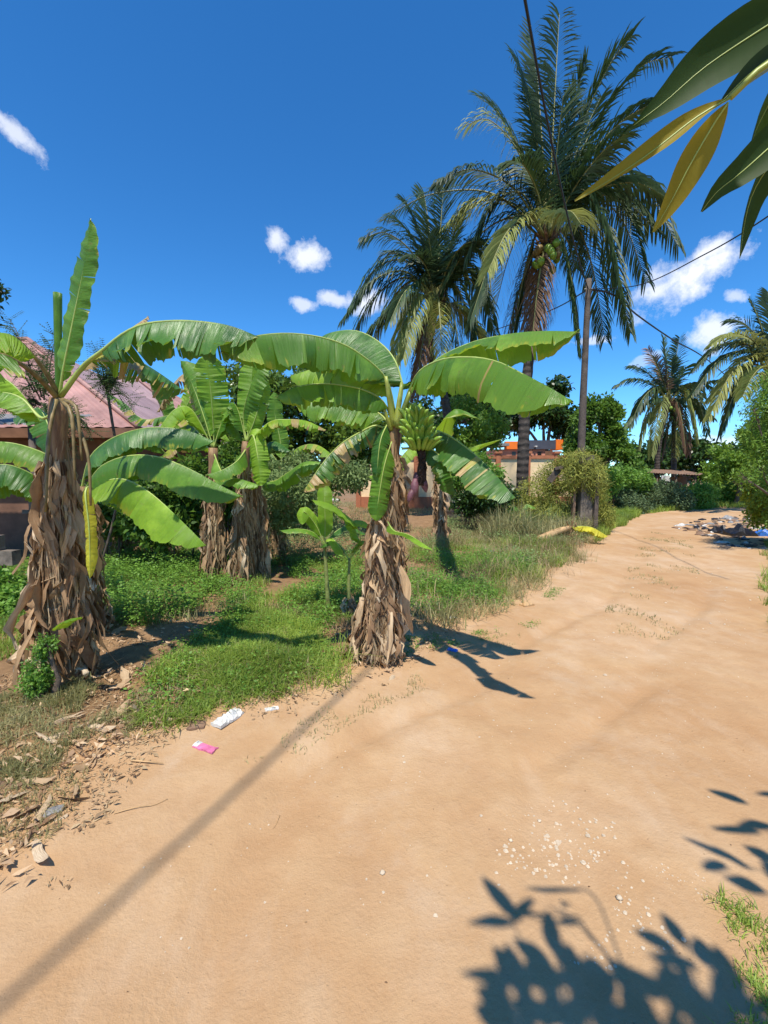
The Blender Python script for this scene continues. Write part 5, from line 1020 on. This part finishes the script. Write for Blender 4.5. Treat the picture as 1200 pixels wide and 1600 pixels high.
def litter_stuff():
    P = np.concatenate([region([(-80, 1440), (-60, 1080), (280, 1040), (300, 1130), (200, 1230), (100, 1400)], 7000, keep=lambda x, y: (vnoise(x, y, 5, 51) > .4) & (road_sd(x, y) < .22 * vnoise(x, y, 12, 52))), region([(150, 1060), (160, 960), (560, 950), (740, 950), (720, 990), (560, 1100), (400, 1130)], 6500, keep=lambda x, y: vnoise(x, y, 3.5, 52) > .4)])
    n = len(P); D = unit(n); D[:, 2] *= .25; D /= np.linalg.norm(D, axis=1, keepdims=True); L = .006 + .045 * RNG.random(n) ** 2.5; P[:, 2] += .006
    V, Fq = kites(P, D, unit(n) * .35 + np.array([0, 0, 1.0]), L, L * RNG.uniform(.08, .45, n)); o = put('leaf_crumbs', V, Fq, np.repeat(RNG.random(n), 4), foliage('litter_crumb', (.1, .05, .025), (.5, .36, .2), .1, .8), org=P.mean(0)); tag(o, 'crumbled dry leaf bits scattered over the verge soil', 'leaf litter', kind='stuff')
litter_stuff()
def flake_stuff():
    P = np.concatenate([region([(-80, 1420), (-60, 1090), (280, 1050), (290, 1120), (190, 1230), (90, 1400)], 1100, keep=lambda x, y: (vnoise(x, y, 3.2, 71) > .5) & (road_sd(x, y) < .16 * vnoise(x, y, 9, 52))), region([(150, 1060), (160, 970), (560, 960), (740, 955), (720, 990), (560, 1090), (400, 1120)], 800, keep=lambda x, y: vnoise(x, y, 3.5, 72) > .5)])
    n = len(P); D = unit(n); D[:, 2] = np.abs(D[:, 2]) * .45; D /= np.linalg.norm(D, axis=1, keepdims=True); L = .015 + .06 * RNG.random(n) ** 1.8; P[:, 2] += .006 + RNG.random(n) * .02
    V, Fq = kites(P, D, unit(n) * .6 + np.array([0, 0, 1.0]), L, L * RNG.uniform(.1, .4, n), .3); V += RNG.normal(size=V.shape) * .004; o = put('leaf_flakes', V, Fq, np.repeat(RNG.random(n), 4), foliage('litter_flake', (.14, .06, .025), (.68, .48, .29), .15, .8), org=P.mean(0)); tag(o, 'broken dry leaf flakes piled over the verge soil', 'leaf litter', kind='stuff')
flake_stuff()

litter('small dry banana leaf scrap lying on the lush grass patch', 'banana leaf scraps on the grass patch', [(215, 1130), (260, 1050), (400, 965), (480, 1010), (420, 1100), (300, 1130)], 25, .05, .14, keep=lambda x, y: x > -99)
litter('dry leaf scrap in the verge right of the fruiting plant', 'dry scraps on the right verge', [(640, 985), (660, 900), (860, 880), (800, 950)], 28, .05, .15, keep=lambda x, y: road_sd(x, y) < .1)
# ------------------------------------------------------------------ stones, rubbish
def stone_mesh(mb, c, r, flat=.55):
    import math as m_
    idx = []
    for i, (la, k) in enumerate(((-60, 5), (0, 6), (50, 5))):
        ring = []
        for j in range(6):
            a = j * math.pi / 3 + i * .4; q = r * random.uniform(.75, 1.15); ring.append(mb.vert(c + Vector((math.cos(a) * math.cos(R(la)) * q, math.sin(a) * math.cos(R(la)) * q, math.sin(R(la)) * q * flat))))
        idx.append(ring)
    for i in range(2):
        for j in range(6): mb.f.append([idx[i][j], idx[i][(j + 1) % 6], idx[i + 1][(j + 1) % 6], idx[i + 1][j]])
    mb.f.append(idx[2]); mb.f.append(idx[0][::-1])
def pebbles():
    mb = MB()
    def area(poly, n, r0, r1):
        for p in region(poly, n): r = random.uniform(r0, r1) * random.random() ** 1.6 * 1.5 + .001; stone_mesh(mb, Vector(p) + Vector((0, 0, r * .15)), r)
    area([(760, 1365), (790, 1260), (850, 1230), (960, 1280), (975, 1345), (870, 1380)], 170, .002, .008)
    area([(950, 1440), (960, 1350), (1010, 1370), (1060, 1480), (1000, 1500), (880, 1500)], 110, .002, .008)
    area([(800, 1355), (850, 1290), (920, 1285), (950, 1320), (930, 1350)], 90, .003, .01); area([(990, 1340), (1100, 1360), (1110, 1420), (1060, 1400)], 60, .001, .005)
    area([(560, 1380), (620, 1080), (900, 960), (1180, 960), (1190, 1280), (700, 1450)], 420, .001, .006)
    area([(0, 1590), (30, 1450), (600, 1120), (700, 1400), (300, 1590)], 130, .001, .004)
    area([(900, 1080), (960, 880), (1180, 880), (1190, 1000)], 160, .003, .014)
    tag(mb.build('pebbles', M['stone'], smooth=False), 'tiny pale pebbles scattered over the sandy road', 'pebbles', kind='stuff')
pebbles()
for px, py, r, lab in ((598, 1357, .013, 'pale stone alone on the sand left of centre foreground'), (843, 1272, .012, 'larger pale stone in the pebble patch, right of centre'), (798, 1308, .011, 'pale flat stone at the left of the pebble patch'), (968, 1398, .014, 'pale stone just above the leaf shadows'), (1068, 1465, .012, 'pale stone inside the leaf shadow at lower right')):
    mb = MB(); p0 = G(px, py); stone_mesh(mb, p0 + Vector((0, 0, r * .3)), r); tag(mb.build('stone', M['stone']), lab, 'stone', 'stones on the road')
def crumple(name, px, py, sx, sy, sz, mat, label, cat, rot=0, group=None, nx=7, ny=4, seed=0, p0=None):
    rs = random.Random(seed + int(px) * 7 + int(py)); mb = MB(); p0 = p0 or G(px, py); rows = []
    th = .003 + min(sx, sy) * .04; rz = Matrix.Rotation(R(rot), 3, 'Z')
    for layer in (1, 0):
        g = []
        for i in range(nx):
            r_ = []
            for j in range(ny):
                u, v = i / (nx - 1) - .5, j / (ny - 1) - .5
                if layer: z = rs.random() * sz * (1 - 1.4 * max(abs(u), abs(v))) + th; q = (u * sx * rs.uniform(.92, 1.08), v * sy * rs.uniform(.9, 1.15), z)
                else: q0 = top[i][j]; q = (q0[0], q0[1], -.002)
                r_.append(q)
            g.append(r_)
        if layer: top = g
        rows.append([[mb.vert(p0 + rz @ Vector(q)) for q in r_] for r_ in g])
    A, B = rows
    for i in range(nx - 1):
        for j in range(ny - 1): mb.f.append([A[i][j], A[i + 1][j], A[i + 1][j + 1], A[i][j + 1]]); mb.f.append([B[i][j], B[i][j + 1], B[i + 1][j + 1], B[i + 1][j]])
    for i in range(nx - 1):
        mb.f.append([A[i][0], B[i][0], B[i + 1][0], A[i + 1][0]]); mb.f.append([A[i][-1], A[i + 1][-1], B[i + 1][-1], B[i][-1]])
    for j in range(ny - 1):
        mb.f.append([A[0][j], A[0][j + 1], B[0][j + 1], B[0][j]]); mb.f.append([A[-1][j], B[-1][j], B[-1][j + 1], A[-1][j + 1]])
    o = mb.build(name, M[mat], smooth=False); tag(o, label, cat, group); return o
crumple('crumpled_paper', 357, 1131, .2, .085, .06, 'white', 'crumpled white paper lying at the edge of the lush grass', 'paper', 62, nx=12, ny=6)
o = crumple('pink_wrapper', 321, 1172, .145, .05, .014, 'pink', 'small pink and white wrapper on the sand below the white paper', 'wrapper', -22)
w = crumple('white_end', 309, 1167, .04, .046, .018, 'white', 'x', 'x', -22); 
mw = w; 
for k in ('label', 'category'): del mw[k]
mw.parent = o; mw.name = 'white_end'
crumple('paper_scrap', 425, 1113, .09, .04, .01, 'white', 'small white paper scrap right of the crumpled paper at the grass edge', 'paper', 20)
crumple('paper_scrap', 704, 965, .12, .07, .03, 'white', 'whitish rag scrap at the verge right of the fruiting plant', 'rag', 10)
crumple('brown_leaf', 308, 1140, .1, .09, .02, 'rust', 'round brown dead leaf lying left of the crumpled white paper', 'dead leaf', 10)
crumple('cut_stem_piece', 823, 944, .16, .09, .07, 'cut', 'short tan piece of cut stem on the sand at the verge tip', 'stem piece', 25)
crumple('blue_wrapper', 707, 1013, .1, .05, .03, 'blue', 'blue wrapper scrap in the shadow right of the fruiting plant', 'wrapper', -30)
crumple('blue_wrapper', 480, 839, .1, .06, .04, 'blue', 'blue wrapper scrap in the weeds left of the suckers', 'wrapper', 10)
crumple('blue_wrapper', 767, 868, .12, .06, .05, 'blue', 'blue wrapper scrap in the verge grass', 'wrapper', 10)
crumple('dirty_paper', 82, 1270, .09, .05, .012, 'grey', 'dirty pale paper piece among the litter at lower left', 'paper', 35)
crumple('plastic_bag', 1190, 838, .5, .35, .4, 'blue', 'bright blue plastic bag at the right end of the rubbish', 'bag', 8)
crumple('plastic_bag', 1155, 838, .6, .45, .4, 'black', 'large black plastic bag beside the blue bag', 'bag', 0)
crumple('plastic_bag', 1122, 833, .4, .35, .3, 'black', 'black plastic bag at the left of the larger black bag', 'bag', 20)
crumple('plastic_bag', 1138, 812, .5, .3, .2, 'grey', 'pale grey plastic bag at the back of the rubbish', 'bag', 5)
crumple('white_packet', 1128, 848, .32, .12, .07, 'white', 'white packet at the front of the rubbish', 'packet', 3)
crumple('white_packet', 1060, 822, .22, .12, .06, 'white', 'white packet at the left tip of the rubbish', 'packet', 3)
P = region([(1050, 826), (1070, 814), (1180, 808), (1240, 830), (1230, 860), (1130, 856), (1110, 840)], 260)
for i, q in enumerate(P):
    mt = random.choice(['white', 'grey', 'black', 'rust', 'black', 'rust', 'pole', 'pole']); word = {'white': 'white', 'grey': 'grey', 'black': 'black', 'rust': 'brown', 'pole': 'dark brown'}[mt]
    s = random.uniform(.04, .15); crumple('rubbish_scrap', i, 3, s * 1.5, s, s * .7, mt, 'small %s scrap strewn in the rubbish at the right of the bend' % word, 'rubbish', random.uniform(0, 180), '%s scraps in the rubbish' % word, 4, 3, i, p0=Vector(q))
def twig(P, r, label):
    mb = MB(); mb.tube(spline(P, 10), [r * (1 - .07 * i) for i in range(10)], 5, jit=.1); tag(mb.build('twig', M['cut']), label, 'twig', 'twigs on the ground')
twig([G(178, 1272) + Vector((0, 0, .004)), G(215, 1262) + Vector((0, 0, .01)), G(240, 1258) + Vector((0, 0, .004)), G(262, 1248) + Vector((0, 0, .004))], .003, 'thin pale twig on the sand right of the leaf litter')
twig([G(205, 1195) + Vector((0, 0, .01)), G(255, 1196) + Vector((0, 0, .012))], .006, 'short brown stick at the edge of the leaf litter')
twig([G(437, 1262) + Vector((0, 0, .003)), G(430, 1278) + Vector((0, 0, .003)), G(425, 1283) + Vector((0, 0, .003))], .002, 'tiny twig alone on the sand near the cable shadow')

# ------------------------------------------------------------------ mango tree over the camera
base = Vector((2.9, -1.0, 0)); base.z = H(base.x, base.y)
MT = thing('mango_tree', base, 'mango tree whose long leaves hang into the top right corner', 'tree')
fork = Vector((2.3, -.7, 2.35)); mb = MB(); mb.tube(spline([base, Vector((2.8, -1.0, 1.2)), fork], 10), [.13 - .006 * i for i in range(10)], 12, jit=.05)
for e in ((1.6, -.1, 2.45), (1.2, -.4, 2.6), (2.6, -1.6, 3.3), (1.6, -1.6, 3.1), (3.4, -.6, 3.1)):
    e = Vector(e); mb.tube(spline([fork, fork.lerp(e, .5) + Vector((0, 0, .08)), e], 8), [.05 - .005 * i for i in range(8)], 7)
mb.build('trunk', M['bark'], MT)
def mango_leaf(P, w, mat='mango', up=None, fold=18, name='leaf'):
    n = 17; S = spline(P, n); mb = MB(); ref = Vector(up) if up is not None else Vector((0, -.3, 1)); rows = []; ph = random.uniform(0, 6)
    for i in range(n):
        t = i / (n - 1); T = (S[min(i + 1, n - 1)] - S[max(i - 1, 0)]).normalized(); u = (ref - T * ref.dot(T)).normalized(); x = T.cross(u); ww = w * (math.sin(math.pi * t ** .85) ** .85 if 0 < t < 1 else .02) + .0006; row = []
        for v in (-1, -.5, 0, .5, 1):
            a = R(fold * abs(v)); row.append(mb.vert(S[i] + x * (v * ww * math.cos(a)) + u * (abs(v) * ww * math.sin(a) + .06 * w * math.sin(ph + t * 9 + v) * abs(v)), (t * .25 * 4, v)))
        rows.append(row)
    for i in range(n - 1):
        for c in range(4): mb.f.append([rows[i][c], rows[i][c + 1], rows[i + 1][c + 1], rows[i + 1][c]])
    o = mb.build(name, M[mat], MT); rb = MB(); rb.tube(S, [.0016 * (1 - .8 * i / 16) for i in range(17)], 5); rb.build('midrib', M['midrib'], o); return o
def ml(px, d, w, mat, up=(-.2, -1, .3), fold=18):
    n = len(px) - 1; mango_leaf([at(x, y, d + .05 * i / n) for i, (x, y) in enumerate(px)], w * d / F, mat, up, fold)
ml([(1330, -30), (1250, 10), (1180, 52), (1100, 106), (1040, 158), (990, 196)], .62, 39, 'mango', (-.2, -1, -.2), 14)
ml([(1142, 152), (1085, 186), (1020, 236), (960, 277), (898, 314)], .58, 17, 'mango_young', (.3, -1, .6), 30)
ml([(1138, 160), (1114, 196), (1078, 258), (1050, 312), (1020, 363)], .57, 23, 'mango_young', (.2, -1, .1), 15)
ml([(1290, 30), (1230, 72), (1175, 112), (1124, 162)], .56, 17, 'mango_teal', (-.2, -1, -.1), 20)
ml([(1310, 130), (1230, 205), (1160, 268), (1120, 300), (1096, 331)], .57, 28, 'mango', (.1, -1, .2), 20)
ml([(1262, 70), (1215, 140), (1185, 195), (1168, 240)], .6, 26, 'mango', (.5, -1, .2), 20)
ml([(1290, 160), (1225, 230), (1182, 290), (1165, 340), (1156, 404)], .59, 26, 'mango', (.5, -1, .1), 22)
for P_ in ([(1142, 152, .58), (1200, 100, .57), (1300, 60, .55), (1700, 60, .42)], [(1330, -30, .62), (1420, 0, .58), (1700, 60, .42)], [(1310, 130, .57), (1400, 100, .52), (1700, 60, .42)]):
    mb = MB(); mb.tube(spline(pts(P_), 10), .004, 6); mb.build('twig', M['petiole'], MT)
def shadow_pt(px, py, h):
    g = gnd(px, py); return Vector((g.x - SHX * h, g.y - SHY * h, h))
def sl(x0, y0, x1, y1, w, h=2.35):
    w *= 1.25
    a = shadow_pt(x0, y0, h); b = shadow_pt(x1, y1, h + .02); wd = w; mango_leaf([a, a.lerp(b, .5) + Vector((0, 0, .006)), b], wd, 'mango', (0, .25, 1), 8)
for q in ((812, 1440, 752, 1366, .026), (800, 1440, 835, 1400, .02), (808, 1440, 730, 1440, .022), (868, 1490, 855, 1418, .026), (905, 1540, 888, 1468, .026), (868, 1520, 800, 1465, .03), (820, 1535, 716, 1518, .022), (830, 1560, 770, 1475, .035),
          (1075, 1480, 1034, 1422, .022), (1060, 1485, 990, 1450, .026), (1110, 1510, 1088, 1460, .028), (1095, 1510, 1010, 1490, .024), (1040, 1560, 960, 1500, .03), (1150, 1580, 1120, 1510, .03), (1010, 1590, 975, 1530, .03),
          (1170, 1255, 1105, 1233, .03), (1230, 1240, 1180, 1240, .02), (1190, 1300, 1110, 1293, .024), (1210, 1290, 1150, 1290, .03), (1150, 1345, 1065, 1307, .016), (1175, 1360, 1110, 1320, .016), (1135, 1350, 1098, 1358, .028), (1200, 1395, 1130, 1370, .034), (1220, 1350, 1160, 1320, .03), (1240, 1400, 1190, 1340, .03),
          (960, 1560, 930, 1490, .03), (1000, 1540, 950, 1490, .028), (880, 1600, 800, 1560, .03), (800, 1610, 740, 1570, .035)):
    sl(*q, h=random.uniform(2.25, 2.4))
for k in range(140):
    x = random.uniform(760, 1240); y = random.uniform(1510 + abs(x - 870) * .12 if x < 1000 else 1545, 1800)
    if 940 < x < 1010 and y < 1570: continue
    a = random.uniform(0, 6.28); l = random.uniform(50, 90); sl(x, y, x + math.cos(a) * l * .8, y - abs(math.sin(a)) * l, random.uniform(.02, .034), random.uniform(2.3, 2.9))
mb = MB()
for (c, e) in (((800, 1440), (880, 1600)), ((868, 1490), (905, 1600)), ((905, 1540), (950, 1640)), ((1075, 1480), (1120, 1620)), ((1110, 1510), (1180, 1640)), ((1200, 1300), (1330, 1380)), ((1150, 1345), (1330, 1420)), ((1190, 1390), (1330, 1450)), ((880, 1600), (1150, 1750)), ((1120, 1620), (1330, 1700))):
    a = shadow_pt(*c, 2.35); b = shadow_pt(*e, 2.4); mb.tube(spline([a, a.lerp(b, .5), b, b.lerp(Vector((1.6, -.1, 2.45)), .3)], 8), [.003, .003, .004, .004, .005, .005, .006, .007], 5)
mb.build('twigs', M['bark'], MT)
V, Fq, r = cloud([(Vector((2.7, -1.7, 3.3)), (1.1, .9, .7)), (Vector((1.4, -1.9, 3.2)), (.8, .7, .6)), (Vector((3.6, -.9, 3.2)), (.9, .9, .6))], 5200, .17, .045, hollow=.2)
put('crown', V, Fq, r, 'tree_dark', MT)
